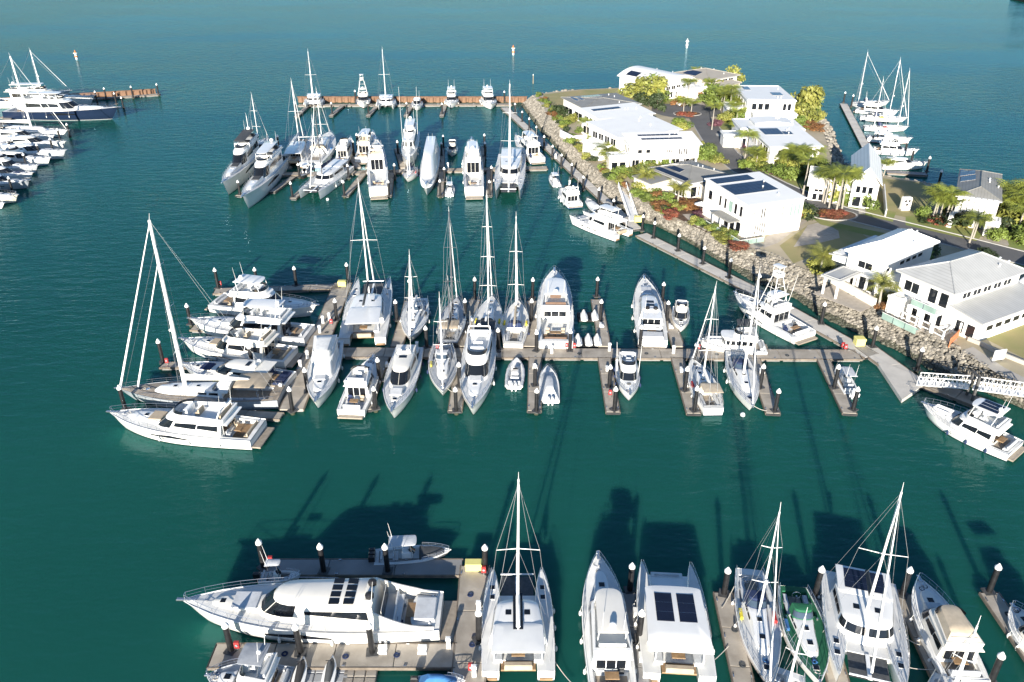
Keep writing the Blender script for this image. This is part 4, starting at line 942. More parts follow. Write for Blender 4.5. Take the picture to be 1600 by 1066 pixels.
# middle walkway, open-water side
motor((493,630),(516,536), 'white shrouded motor cruiser with grey foredeck pad beside the pier', B=4.6, style='fly', top='none', canopy='cloth_white', win='cloth_white', pad='cloth_light', open_aft=.22)
motor((583,556),(548,642), 'white cruiser with stern towards open water and pale flybridge', B=4.2, style='fly', top='none', railh=.6, floor='deck_grey', open_aft=.28)
motor((612,646),(640,546), 'white hardtop cruiser with twin dark windscreen bands, bow to open water', B=4.7, style='express', roofwin=(1,1), pad='cloth_white')
sail((692,614),(692,540), 'grey-decked small sloop berthed bow-out behind the dark ketch', mast=11, dm='deck_grey', dodger='cloth_light', cover=None, boom=False)
motor((738,642),(752,530), 'white flybridge yacht with dark windscreen, bow-out beside a two-pile finger', B=5.0, style='fly', top='arch', pad='cloth_white')
small((808,556),(803,602), 'cream inflatable tender with twin white outboards tied stern-out', n_eng=2, engm='gelcoat', rib='cloth_light', L=7.2)
small((855,562),(860,624), 'white open fishing boat with covered console and two white outboards', n_eng=2, engm='gelcoat', cover='cloth_light', L=9)
motor((986,626),(978,562), 'small white game boat with two tall outriggers, bow to open water', B=3.4, style='fly', top='none', outrig=True, railh=.55, L=10.5)
sail((1084,566),(1115,640), 'white stern-out sloop with tan timber cockpit cover', mast=14.5, dodger='cloth_sand', bim='cloth_sand', mt=.5, teak=False, cover='cloth_white', L=13)
sail((1176,638),(1148,552), 'cream-decked sloop with stout white mast lying bow-out', mast=15.5, B=4.2, dodger='cloth_navy', cover=None, boom=False, mr=.17, mt=.48)
small((1308,568),(1332,614), 'small white runabout with grey canopy against the last finger', top='canopy', topm='cloth_light', n_eng=1, engm='gelcoat', L=7.5)
motor((1148,455),(1258,524), 'white game-fishing yacht with tall tuna tower and outriggers at the shore walkway', B=5.4, style='fish', top='hard', tower=True, outrig=True, zb=2.3, open_aft=.3)
motor((1444,622),(1588,700), 'white raised flybridge yacht with hardtop skylights below the truss gangway', B=5.2, style='fly', top='hard', zb=2.5, hull_win=3, roof_solar=3, dinghy='cloth_white', railh=.8)
cat((900,334),(975,366), 'white power catamaran with flybridge beside the yellow dock box', B=5.6, fly=True)
# upper basin, near side
motor((350,300),(405,232), 'white flybridge yacht with black sunpad berthed bow-out at the basin corner', B=4.9, style='fly', pad='cloth_charcoal', top='bimini', topm='cloth_charcoal')
motor((380,318),(442,250), 'white sports yacht with wraparound black windscreen and silver side', B=5.2, style='fly', top='hard', zb=2.4, pad='cloth_charcoal', win='glass_dark')
small((456,300),(480,262), 'small boat with black canopy and white top by the basin corner finger', top='canopy', topm='gelcoat', hm='hull_dark', cover=None, L=8, deckm='deck_grey')
cat((482,302),(535,262), 'catamaran with dark trampoline and black mast facing open water', B=6.6, mast=17, mm='mast_dark', cover='cloth_navy', boom=True)
motor((588,228),(592,302), 'white cream-cockpit sports cruiser moored stern-out', B=5.0, style='fly', top='arch', open_aft=.36, pad='cloth_tan', floor='teak')
sail((624,308),(645,262), 'small sloop with navy sail cover lying bow-out', mast=13, dodger='cloth_navy', cover='cloth_navy', L=10.5)
motor((666,300),(676,240), 'white boat wrapped in a full white cover', B=4.6, cover='gelcoat', railh=0)
small((706,272),(702,303), 'tender loaded with equipment and twin outboards moored stern-out', n_eng=2, engm='gelcoat', L=7, top='t_top', topm='gelcoat')
motor((737,228),(741,302), 'white two-deck cruiser with dark stern doors moored stern-out', B=5.0, style='fly', top='hard', open_aft=.3)
cat((794,304),(800,245), 'broad white sailing catamaran with thick mast facing open water', B=7.6, mast=20, boom=True, spread=2, mr=.2)
# upper basin, far side
sail((420,215),(385,238), 'dark racing trimaran-style yacht with two bare poles behind the sports yachts', mast=13, hm='hull_dark', dm='deck_grey', mm='mast_white', cover='cloth_charcoal', dodger='cloth_charcoal', mizzen=9)
cat((475,215),(458,258), 'white sailing catamaran moored stern-to on the far side of the basin walkway', B=6.4, mast=16, boom=True)
sail((516,210),(488,258), 'white ketch with pale teak decks on the far side of the basin walkway', mast=14, mizzen=10, teak=False, dodger='cloth_sand')
motor((548,218),(532,256), 'small white cruiser with plain hardtop on the far side of the basin', B=3.8, style='fly', top='none', fend=False)
motor((583,210),(566,250), 'white flybridge cruiser with tan cockpit on the far side of the basin', B=4.4, style='fly', top='hard', pad='cloth_tan')
motor((636,260),(645,212), 'white trawler with square goalpost frame over its aft deck', B=4.6, style='trawler', top='bimini', topm='gelcoat', kind='trawler_yacht', outrig=True)
motor((706,256),(707,228), 'small white fishing boat with twin aerials moored bow-in', B=3.0, style='fly', top='none', fend=False, L=8)
motor((737,214),(736,262), 'white express cruiser on the far side of the basin near the catamaran', B=4.6, style='express', L=13)
motor((806,214),(840,250), 'white flybridge cruiser alongside the curved walkway near the rocks', B=4.7, style='fly', top='hard')
small((854,262),(870,288), 'small white day cruiser alongside the curved walkway', top='canopy', topm='gelcoat', n_eng=1, engm='gelcoat', L=7.5)
motor((872,286),(899,318), 'white compact flybridge cruiser alongside the curved walkway beside the small day cruiser', B=4.0, style='fly', top='arch', L=10.5)
small((908,300),(935,328), 'covered dinghy with grey canvas by the curved walkway', cover='cloth_light', n_eng=0, L=8)
# along the rusty breakwater
cat((486,174),(492,154), 'sailing catamaran at the end of the breakwater walkway', B=6.6, mast=15, L=12, zb=1.6)
motor((568,178),(568,152), 'tall white game boat with tower against the rusty wall', B=5.0, style='fish', tower=True, top='hard', L=14)
cat((602,178),(604,156), 'white sailing catamaran beside the tower boat against the rusty wall', B=6.6, mast=16, L=12, zb=1.6)
motor((651,178),(652,158), 'low white cruiser against the rusty wall', B=4.0, style='express', L=11)
motor((704,182),(706,152), 'white flybridge yacht with antennas against the rusty wall', B=4.8, style='fly', top='hard', L=14)
motor((778,184),(760,152), 'white motor yacht with black windscreen at the shore end of the breakwater', B=5.4, style='fly', top='hard', L=16)
# far left berths
motor((186,170),(15,178), 'navy-hulled superyacht with white superstructure by the short breakwater', B=7.6, style='fly', zb=3.4, hm='hull_navy', top='hard', railh=.8, floor='teak')
motor((150,152),(-5,162), 'white motor yacht hidden behind the navy-hulled superyacht', B=6.4, style='fly', zb=3.0, top='hard')
sail((108,208),(-40,205), 'large white sailing yacht with thick mast beside the navy superyacht', mast=20, B=6.0, mr=.34, furlr=.1, cover='cloth_white', dodger='cloth_charcoal', bim='cloth_charcoal', spread=2, mt=.62)
sail((112,143),(20,150), 'sailing yacht with white mast behind the superyacht by the breakwater', mast=14, B=5.0, mr=.22, mt=.5)
motor((103,222),(0,226), 'white cruiser with grey windscreen in the far left row', B=5.0, style='express', zb=2.2)
motor((104,236),(-10,240), 'silver-hulled express yacht in the far left row', B=5.0, style='express', hm='hull_silver', zb=2.2)
motor((60,258),(-40,262), 'white hardtop yacht with grey canvas bow in the far left row', B=5.0, style='fly', top='hard', hm='hull_silver', zb=2.2)
motor((47,282),(-50,286), 'grey-hulled cruiser with white rub rail in the far left row', B=4.8, style='express', hm='hull_grey', zb=2.0)
motor((28,304),(-60,306), 'cream flybridge cruiser at the open end of the far left row', B=4.8, style='fly', top='hard', hm='hull_cream', zb=2.0)
motor((86,214),(-20,216), 'low white express cruiser squeezed beside the thick-masted sailing yacht', B=4.6, style='express', zb=2.0)
motor((80,247),(-20,250), 'white flybridge boat between the silver express yacht and grey canvas bow', B=4.6, style='fly', top='arch', zb=2.0)
motor((52,270),(-40,273), 'white sports cruiser with navy seats in the far left row', B=4.6, style='express', pad='cloth_navy', zb=2.0)
sail((20,318),(-70,318), 'white sloop at the last berth of the far left row', mast=12, L=12)
# jetty on the right
sail((1398,158),(1335,162), 'sailing yacht with leaning white mast at the head of the jetty', mast=16, mt=.1, L=13, mizzen=0, cover=None, boom=False)
motor((1402,172),(1338,170), 'white flybridge boat with radar mast at the jetty', B=4.4, style='fly', top='arch', L=13)
sail((1408,184),(1344,182), 'white sloop with tall mast in the middle of the jetty row', mast=17, mt=.6, L=14)
sail((1412,198),(1350,198), 'white ketch with crossed masts in the jetty row', mast=16, mizzen=14, L=13, mt=.75)
motor((1415,214),(1355,214), 'white cabin cruiser towards the shore end of the jetty', B=4.2, style='express', L=12)
motor((1425,232),(1362,232), 'white flybridge cruiser at the shore end of the jetty', B=4.4, style='fly', top='hard', L=12)
motor((1440,252),(1376,256), 'white sports cruiser with black windscreen tied to the short dock', B=4.2, style='express', L=12)
OX = 0.0
# ------------------------------------------------------------------ floating docks, dock furniture, markers
def dry_dock(c, a, nx, ny, label, jets=(), group=None, m='float_grey'):
    p = P(*c, .35); root = empty('drive_on_dock', (p.x, p.y, 0), a); tag(root, label, 'dock', group)
    cube = MB().rbox(-.47, .47, -.47, .47, -.1, .34, .06).mesh('float_cube', m)
    for i in range(nx):
        for j in range(ny): inst('float_cube', cube, root, ((i-(nx-1)/2)*1.0, (j-(ny-1)/2)*1.0, 0))
    return root
def jetski(c, a, label, colr, group):
    p = P(*c, .35); root = empty('jet_ski', (p.x, p.y, .34), a); tag(root, label, 'jet ski', group)
    h = MB(); rs = []
    for t in (0, .2, .45, .7, .88, 1):
        wv = .58*(1-max(0, (t-.45)/.55)**2.2*.93); z = .32+.22*t
        rs.append([(3.1*t-1.55, wv*y, zz) for y, zz in ((1, z), (.8, .1), (0, .02), (-.8, .1), (-1, z), (-.5, z+.12), (.5, z+.12))])
    h.rings(rs).build('hull', 'gelcoat', root, True)
    s = MB(); s.rings([[(x, wv*math.cos(q), z+hh*math.sin(q)) for q in [math.pi*k/6 for k in range(7)]] for x, wv, z, hh in ((-1.2,.3,.4,.25),(-.6,.34,.4,.5),(0,.36,.45,.62),(.45,.36,.5,.75),(.8,.3,.5,.45),(1.3,.12,.52,.12))])
    s.build('seat_cover', colr, root, True)
    MB().tube((.5,-.38,1.2),(.5,.38,1.2),.035,n=5).build('handlebar', 'black', root)
g1 = 'drive-on float docks by the explorer yacht'
dry_dock((921,494), 0, 4, 3, 'black drive-on float dock holding two covered jet skis', m='rubber')
for x in (912,929): jetski((x,496), R(90), 'white-covered jet ski parked on the black float dock', 'cloth_white', 'jet skis on the black float dock')
dry_dock((918,534), 0, 5, 3, 'black drive-on float dock beside the middle walkway with three jet skis', m='rubber')
for x in (903,919,933): jetski((x,534), R(90), 'covered jet ski on the float dock beside the middle walkway', 'cloth_white', 'jet skis beside the middle walkway')
dry_dock((492,1052), 0, 6, 4, 'grey drive-on float dock below the finger of the large motor yacht')
jetski((516,1054), R(90), 'grey jet ski with black seat on the grey float dock', 'cloth_charcoal', None)
jetski((470,1056), R(90), 'black-covered jet ski on the grey float dock', 'rubber', None)
dry_dock((563,1050), 0, 3, 3, 'pale drive-on float dock beside the grey float dock', m='concrete')
def dock_box(px, colr, label, sz=(1.6,.9,.9), a=0, group=None):
    for x, y in px:
        p = P(x, y, PZ); root = empty('dock_box', (p.x, p.y, PZ), a); tag(root, label, 'dock box', group); sx, sy, sz_ = sz
        MB().box(-sx/2, sx/2, -sy/2, sy/2, .005, sz_*.72).build('box', colr, root); MB().rbox(-sx/2-.05, sx/2+.05, -sy/2-.05, sy/2+.05, sz_*.722, sz_, .08).build('lid', colr, root)
dock_box([(740,888)], 'plastic_yellow', 'pale yellow dock box at the head of the stained pier')
dock_box([(535,446)], 'plastic_yellow', 'yellow dock box on the pier corner by the large sailing catamaran', (1.4,.9,.9))
dock_box([(997,346)], 'plastic_yellow', 'yellow dock box beside the power catamaran', (1.6,1.2,1.2))
dock_box([(1342,538)], 'plastic_yellow', 'yellow dock box where the middle walkway meets the shore', (1.4,1.2,1.2))
def pedestal(px, label, group):
    for x, y in px:
        p = P(x, y, PZ); root = empty('power_pedestal', (p.x, p.y, PZ)); tag(root, label, 'pedestal', group)
        MB().box(-.2,.2,-.16,.16,0,1.05,.03,.03).build('post', 'cap_white', root); MB().rbox(-.24,.24,-.2,.2,1.052,1.35,.08).build('lamp_head', 'gelcoat', root)
pedestal([(748,955),(701,1012),(741,1056)], 'white power pedestal on the stained pier', 'pedestals on the stained pier')
pedestal([(505,505),(515,500),(500,520),(481,560),(470,575),(440,612)], 'white power pedestal on the pier behind the cruisers', 'pedestals by the cruisers')
pedestal([(652,546),(760,546),(862,552),(952,548),(1052,552),(1176,552)], 'white power pedestal on the long middle walkway', 'pedestals of the middle walkway')
pedestal([(868,248),(890,290),(600,262),(700,262)], 'white power pedestal in the upper basin', 'pedestals of the upper basin')
def hose(px, label, group):
    for x, y in px:
        p = P(x, y, PZ); root = empty('fire_hose_cabinet', (p.x, p.y, PZ)); tag(root, label, 'hose cabinet', group)
        MB().box(-.24,.24,-.14,.14,.35,1.1,.02,.02).build('cabinet', 'plastic_red', root); MB().box(-.06,.06,-.06,.06,0,.35).build('stand', 'steel', root)
        MB().tube((0,-.14,.75),(0,-.19,.75),.13,n=10).build('reel', 'cloth_grey', root)
hose([(748,985),(736,1050),(756,898)], 'red fire hose cabinet on the stained pier', 'hose cabinets on the stained pier')
hose([(424,882),(372,1016)], 'red fire hose cabinet at a finger of the large motor yacht', 'hose cabinets by the large motor yacht')
hose([(518,508),(262,570),(345,448)], 'red fire hose cabinet by the cruisers around the tall ketch', 'hose cabinets around the tall ketch')
hose([(684,548),(885,545),(897,546),(953,620),(1092,548),(1316,545),(1320,548)], 'red fire hose cabinet on the middle walkway', 'hose cabinets of the middle walkway')
def marker(px, py, label, top='sign_red', h=6.0, thin=False):
    p = P(px, py, 0); root = empty('channel_marker', p); tag(root, label, 'marker')
    if thin:
        MB().tube((0,0,-1),(0,0,h),.12,.1,8).build('post', 'tan_post', root); MB().tube((0,0,h),(0,0,h+.5),.2,.02,8).build('cap', 'cap_white', root); return
    MB().tube((0,0,-1),(0,0,h),.45,.4,10).build('post', 'cap_white', root)
    MB().tube((0,0,h*.35),(0,0,h*.6),.62,.62,10).build('band', top, root)
    MB().tube((0,0,h),(0,0,h+.25),.9,.9,10).build('platform', 'cap_white', root); MB().tube((0,0,h+.25),(0,0,h+1.5),.5,.05,8).build('topmark', top if top != 'sign_red' else 'cap_white', root)
mat('tan_post', (.45,.35,.2), .8, .1, 1.0)
marker(120, 93, 'white channel marker with orange band off the short breakwater', 'orange', 2.6)
marker(802, 86, 'white channel marker standing beyond the long breakwater', 'orange', 2.9)
marker(1073, 75, 'white channel marker beyond the curved-roof house', 'cap_white', 2.9)
marker(833, 131, 'thin tan pole standing in the water off the peninsula tip', thin=True, h=3.2)
p = P(107+460, 315, 0)
for px, py in ((512,313),(1160,650)):
    p = P(px, py, 0); o = MB().ball((0,0,.2), .35, 1, 10, 6).build('mooring_buoy', 'cap_white', None, True); o.location = p
    tag(o, 'small white buoy floating off the dark-netted catamaran' if px < 800 else 'small white buoy floating off the cream-decked sloop', 'buoy')

# ------------------------------------------------------------------ truss gangways
def gangway(a, b, za, zb, label, hh=1.3, wd=1.5, n=12):
    A, B_ = P(*a, za), P(*b, zb); d = B_-A; L = d.length; u = d/L; side = Vector((-u.y, u.x, 0)).normalized()
    root = empty('gangway', A); tag(root, label, 'gangway'); Z = Vector((0,0,0))
    MB().rings([[s*side*wd/2+u*L*f+Vector((0,0,dz)) for s, dz in ((-1,0),(1,0),(1,-.12),(-1,-.12))] for f in (0, 1)]).build('walkway', 'alu', root)
    for s in (-1, 1):
        o = side*s*wd/2; up = Vector((0,0,hh)); t = MB()
        t.tube(o, o+u*L, .075, n=5); t.tube(o+up, o+up+u*L, .075, n=5)
        t.build('chord', 'mast_white', root); br = MB()
        for k in range(n):
            p0, p1 = o+u*L*k/n, o+u*L*(k+1)/n
            br.tube(p0 if k % 2 else p0+up, p1+up if k % 2 else p1, .05, n=4)
            br.tube(p0, p0+up, .045, n=4)
        br.tube(o+u*L, o+u*L+up, .06, n=4); br.build('truss_brace', 'mast_white', root)
gangway((1434,598),(1514,604), PZ+.1, 2.2, 'white steel truss gangway rising from the triangular landing')
gangway((1521,605),(1602,616), 2.2, LZ+.1, 'white steel truss gangway continuing to the shore above the rocks')
p = P(1519, 608, 2.0)
r_ = empty('gangway_support', (p.x, p.y, 0)); tag(r_, 'dark steel support frame between the two truss gangways', 'support')
MB().box(-.15,.15,-.9,-.6,-1,4.2).box(-.15,.15,.6,.9,-1,4.2).build('post', 'pile_grey', r_); MB().box(-.14,.14,-.9,.9,4.205,4.4).build('crossbeam', 'pile_grey', r_)
gangway((990,345),(972,292), PZ+.1, LZ+.1, 'pale covered gangway dropping from the shrubs to the curved walkway', 1.1, 1.8, 9)
# mooring lines that can be made out
def line(a, b, za, zb, label, sag=.35):
    A, B_ = P(*a, za), P(*b, zb); pts = [A.lerp(B_, k/8)-Vector((0,0,sag*4*(k/8)*(1-k/8))) for k in range(9)]
    o = MB().path(pts, .035, 5).build('mooring_line', 'rope'); tag(o, label, 'rope')
line((858,1018),(896,1070), 1.2, .3, 'slack mooring line off the stern of the white sailing catamaran')
line((1104,1040),(1138,1010), 1.2, PZ+.1, 'mooring line from the houseboat catamaran to the weathered finger', .2)
line((1405,985),(1438,1008), 1.5, PZ+.1, 'mooring line from the solar-framed catamaran to a finger', .3)
line((1410,1040),(1458,1046), 1.5, PZ+.1, 'mooring line from the bow of the solar-framed catamaran', .2)
line((1128,950),(1148,915), PZ+.1, 1.2, 'mooring line from finger pile to the navy-covered sloop', .2)
line((1175,632),(1198,642), 1.5, PZ+.1, 'bow line of the cream-decked sloop running to its finger', .2)
line((694,600),(706,612), 1.5, PZ+.1, 'bow line of the grey-decked small sloop', .2)

def steps(px, label, group):
    for x, y, a in px:
        p = P(x, y, PZ); root = empty('boarding_step', (p.x, p.y, PZ), R(a)); tag(root, label, 'step', group)
        MB().rbox(-.4,.4,-.35,.0,.005,.28,.03).build('lower_tread', 'cap_white', root); MB().rbox(-.4,.4,.002,.35,.005,.56,.03).build('upper_tread', 'cap_white', root)
steps([(598,1018,0),(660,1018,0)], 'white boarding step beside the large motor yacht', 'boarding steps by the large motor yacht')
steps([(995,960,90),(1004,1030,90)], 'white boarding step on the dark finger by the houseboat catamaran', 'boarding steps on the dark finger')
steps([(606,572,90),(719,575,90),(836,575,90),(950,578,90),(1066,580,90),(1190,582,90),(738,500,90),(940,510,90),(1048,512,90)], 'white boarding step on a finger of the middle walkway', 'boarding steps of the middle walkway')
def coil(px, colr, label, group):
    for x, y in px:
        p = P(x, y, PZ); mb = MB()
        for r_ in (.15,.22,.28): mb.path([(r_*math.cos(t), r_*math.sin(t), .03) for t in [6.283*j/14 for j in range(15)]], .035, 4)
        o = mb.build('hose_coil', colr); o.location = (p.x, p.y, PZ+.01); tag(o, label, 'hose', group)
coil([(445,1022),(540,1026),(620,1024),(735,930),(738,1008)], 'cloth_navy', 'navy water hose coiled on the pontoon by the large motor yacht', 'hose coils by the large motor yacht')
coil([(1148,985),(1160,1040),(1300,1000),(1440,990),(1462,1040),(1575,960)], 'cloth_charcoal', 'dark hose or rope coiled on a near right finger', 'coils on the near right fingers')
coil([(640,549),(700,551),(780,550),(905,553),(1010,553),(1120,554),(1230,556),(490,560),(510,520)], 'cloth_charcoal', 'dark rope coil on the middle walkway', 'rope coils of the middle walkway')
# ------------------------------------------------------------------ houses
def window(root, face, w_, d_, u0, u1, z0, z1, gm='glass_dark', fm='render_white', org=(0,0), name='window', mull=0):
    """a framed window standing 6 cm proud of the named wall face; u runs along the face in metres"""
    def mp(u, o, z):
        if face == 'f': return (org[0]+u, org[1]-o, z)
        if face == 'l': return (org[0]-o, org[1]+u, z)
        if face == 'r': return (org[0]+w_+o, org[1]+u, z)
        return (org[0]+u, org[1]+d_+o, z)
    def bx(mb, a, b, c, e, o0, o1):
        vs = [mp(u, o, z) for o in (o0, o1) for u, z in ((a,c),(b,c),(b,e),(a,e))]
        mb.add(vs, [(0,1,2,3),(4,5,6,7),(0,1,5,4),(1,2,6,5),(2,3,7,6),(3,0,4,7)]); return mb
    fr = MB(); t = .09
    bx(fr, u0, u1, z0, z0+t, .003, .07); bx(fr, u0, u1, z1-t, z1, .003, .07); bx(fr, u0, u0+t, z0+t, z1-t, .003, .07); bx(fr, u1-t, u1, z0+t, z1-t, .003, .07)
    for k in range(mull): m_ = u0+(u1-u0)*(k+1)/(mull+1); bx(fr, m_-.04, m_+.04, z0+t, z1-t, .003, .065)
    f = fr.build(name, fm, root)
    bx(MB(), u0+t*.6, u1-t*.6, z0+t*.6, z1-t*.6, .002, .03).build('pane', gm, f)
def roof_fn(kind, x0, x1, y0, y1, h, rh, axis):
    cx, cy = (x0+x1)/2, (y0+y1)/2; hx, hy = (x1-x0)/2, (y1-y0)/2
    if kind == 'flat': return lambda x, y: h
    if kind == 'skillion': return (lambda x, y: h+rh*(y-y0)/(y1-y0)) if axis == 'y' else (lambda x, y: h+rh*(x-x0)/(x1-x0))
    if kind == 'gable': return (lambda x, y: h+rh*(1-abs(y-cy)/hy)) if axis == 'x' else (lambda x, y: h+rh*(1-abs(x-cx)/hx))
    if kind == 'vault': return (lambda x, y: h+rh*max(0, 1-((y-cy)/hy)**2)) if axis == 'x' else (lambda x, y: h+rh*max(0, 1-((x-cx)/hx)**2))
    m_ = min(hx, hy); return lambda x, y: h+rh*max(0, min(hx-abs(x-cx), hy-abs(y-cy)))/m_
def block(root, x0, x1, y0, y1, z0, h, roof='flat', rh=1.2, wm='render_white', rm='roof_white', over=.5, axis='x', solar=(), wall=True):
    """walls and roof of one wing of a house"""
    if wall: MB().box(x0, x1, y0, y1, z0, h).build('wall', wm, root)
    X0, X1, Y0, Y1 = x0-over, x1+over, y0-over, y1+over
    fz = roof_fn(roof, X0, X1, Y0, Y1, h, rh, axis); cx, cy = (X0+X1)/2, (Y0+Y1)/2; hx, hy = (X1-X0)/2, (Y1-Y0)/2
    th = .22; r = MB()
    if roof == 'flat':
        r.box(X0, X1, Y0, Y1, h+.003, h+.38); r.build('roof', rm, root)
        t = MB(); 
        for a in ((X0+.3,X1-.3,Y0+.3,Y0+.45),(X0+.3,X1-.3,Y1-.45,Y1-.3),(X0+.3,X0+.45,Y0+.45,Y1-.45),(X1-.45,X1-.3,Y0+.45,Y1-.45)): t.box(*a, h+.383, h+.52)
        t.build('parapet', rm, root); fz0 = fz; fz = lambda x, y: h+.40
    else:
        if roof == 'hip':
            m_ = min(hx, hy)
            rp_ = [(X0,Y0),(X1,Y0),(X1,Y1),(X0,Y1)]; ra, rb = ((X0+m_, cy),(X1-m_, cy)) if hx >= hy else ((cx, Y0+m_),(cx, Y1-m_))
            V = [(*p, h+.003) for p in rp_]+[(*p, h+th) for p in rp_]+[(*ra, h+rh+th),(*rb, h+rh+th)]
            F = [(3,2,1,0),(0,1,5,4),(1,2,6,5),(2,3,7,6),(3,0,4,7)]
            F += [(4,5,9,8),(5,6,9),(6,7,8,9),(7,4,8)] if hx >= hy else [(4,5,8),(5,6,9,8),(6,7,9),(7,4,8,9)]
            r.add(V, F)
            rc = MB(); 
            for p, q in ((4,8),(5,9 if hx >= hy else 8),(6,9),(7,8 if hx >= hy else 9),(8,9)): rc.tube(Vector(V[p])+Vector((0,0,.03)), Vector(V[q])+Vector((0,0,.03)), .10, n=5)
            r.build('roof', rm, root); rc.build('ridge_cap', rm, root)
        else:
            n = 12 if roof == 'vault' else 2
            g_ = []
            for k in range(n+1):
                f = k/n
                p, q = ((X0, Y0+(Y1-Y0)*f),(X1, Y0+(Y1-Y0)*f)) if axis == 'x' or (roof == 'skillion' and axis == 'y') else ((X0+(X1-X0)*f, Y0),(X0+(X1-X0)*f, Y1))
                g_.append((p, q))
            rs = [[(*p, fz(*p)+.003), (*p, fz(*p)+th), (*q, fz(*q)+th), (*q, fz(*q)+.003)] for p, q in g_]
            r.rings(rs); r.build('roof', rm, root, roof == 'vault')
            if wall:      # gable ends / sloping wall head
                wz = MB(); ins = over
                rs = [[(p[0]+math.copysign(ins, cx-p[0]) if abs(p[0]-cx) > hx-.01 else p[0], min(max(p[1], y0+.004), y1-.004), z) for p, z in (((p_[0], p_[1]), h-.3), ((p_[0], p_[1]), fz(*p_)+.001), ((q_[0], q_[1]), fz(*q_)+.001), ((q_[0], q_[1]), h-.3))] for p_, q_ in g_]
                rs = [[(min(max(v[0], x0+.004), x1-.004), v[1], v[2]) for v in ring] for ring in rs]
                wz.rings(rs).build('gable_wall', wm, root)
    if wall and (x1-x0) > 7 and (y1-y0) > 5:
        hr = random.Random(round(x1*31+y1*17))
        for q in range(3):
            vx, vy = X0+(X1-X0)*hr.uniform(.62,.92), Y0+(Y1-Y0)*hr.uniform(.15,.85); vz = fz(vx, vy)+(th if roof != 'flat' else .0)
            MB().tube((vx,vy,vz-.1),(vx,vy,vz+.35),.14,n=8).tube((vx,vy,vz+.35),(vx,vy,vz+.5),.24,.05,8).build('roof_vent', 'alu', root)
        MB().rbox(x1+.12, x1+.5, y0+(y1-y0)*.3, y0+(y1-y0)*.3+.9, z0+.3, z0+1.1, .04).build('air_conditioner', 'cap_white', root)
        MB().tube((X0,Y0-.06,h+.10),(X1,Y0-.06,h+.10),.08,n=6).build('gutter', 'alu', root)
    for (u0, u1, v0, v1) in solar:
        sx0, sx1, sy0, sy1 = X0+(X1-X0)*u0, X0+(X1-X0)*u1, Y0+(Y1-Y0)*v0, Y0+(Y1-Y0)*v1
        nx, ny = max(1, round((sx1-sx0)/1.1)), max(1, round((sy1-sy0)/1.75)); px_, py_ = (sx1-sx0)/nx, (sy1-sy0)/ny
        base = MB()
        cor = [(sx0,sy0),(sx1,sy0),(sx1,sy1),(sx0,sy1)]; lift = (th+.05) if roof != 'flat' else .06
        base.rings([[(x, y, fz(x, y)+lift) for x, y in cor], [(x, y, fz(x, y)+lift+.03) for x, y in cor]])
        ba = base.build('solar_array', 'alu', root); sp = []
        for i in range(nx):
            for j in range(ny):
                c_ = [(sx0+px_*i+.03, sy0+py_*j+.03),(sx0+px_*(i+1)-.03, sy0+py_*j+.03),(sx0+px_*(i+1)-.03, sy0+py_*(j+1)-.03),(sx0+px_*i+.03, sy0+py_*(j+1)-.03)]
                MB().rings([[(x, y, fz(x, y)+lift+.033) for x, y in c_], [(x, y, fz(x, y)+lift+.07) for x, y in c_]]).build('solar_panel', 'solar', ba)
    return fz
def frame(label, A, B, C, h, name='house', byA=False):
    a, b, c = P(*A, LZ+h), P(*B, LZ+h), P(*C, LZ+h); ex = (c-b); w_ = ex.length; ex /= w_; ey = Vector((-ex.y, ex.x, 0)); d_ = (a-b).dot(ey)
    if byA: ey = (a-b).normalized(); d_ = (a-b).length; ex = Vector((ey.y, -ey.x, 0)); w_ = (c-b).dot(ex)
    root = empty(name, (b.x, b.y, LZ), math.atan2(ex.y, ex.x)); tag(root, label, 'house')
    if DBG: print(label[:40], 'w %.1f d %.1f skew %.1f' % (w_, d_, (a-b).dot(ex)))
    return root, w_, abs(d_)
DBG = False
def wins(root, w_, d_, lst, org=(0,0)):
    for q in lst:
        face, u0, u1, z0, z1 = q[:5]; n = q[5] if len(q) > 5 else 1; gm = q[6] if len(q) > 6 else 'glass_dark'; ln = w_ if face in 'fb' else d_
        for k in range(n):
            a, b = u0+(u1-u0)*k/n, u0+(u1-u0)*(k+.82 if n > 1 else 1)/n
            window(root, face, w_, d_, a*ln, b*ln, z0, z1, gm, 'render_white', org, mull=1 if (b-a)*ln > 1.8 else 0)
def balustrade(root, pts, z, h=1.0, m='glass_green', pm='render_white'):
    for k, (a, b) in enumerate(zip(pts, pts[1:])):
        d = Vector((b[0]-a[0], b[1]-a[1], 0)); n = max(1, round(d.length/2.2)); q = Vector((-d.y, d.x, 0)).normalized()*.015
        A = Vector((*a, z))
        for i in range(n):
            p0, p1 = A+d*(i+.04)/n, A+d*(i+.96)/n
            MB().rings([[p0-q, p1-q, p1+q, p0+q], [v+Vector((0,0,h-.06)) for v in (p0-q, p1-q, p1+q, p0+q)]]).build('glass_panel', m, root)
        MB().tube(A+Vector((0,0,h)), A+d+Vector((0,0,h)), .04, n=5).build('handrail', pm, root)
# H1 grey roofed house on the tip
r, w_, d_ = frame('low house with wide grey roof on the lawn at the peninsula tip', (886,153),(914,170),(998,163), 4.6)
block(r, 0, w_, 0, d_, 0, 4.6, 'hip', .7, 'render_white', 'roof_grey', .7, solar=[(.30,.62,.70,.90),(.10,.15,.55,.85),(.19,.24,.55,.85)])
wins(r, w_, d_, [('l',.1,.45,.3,2.6),('l',.55,.9,.3,2.6),('f',.1,.9,.5,2.6,4)])
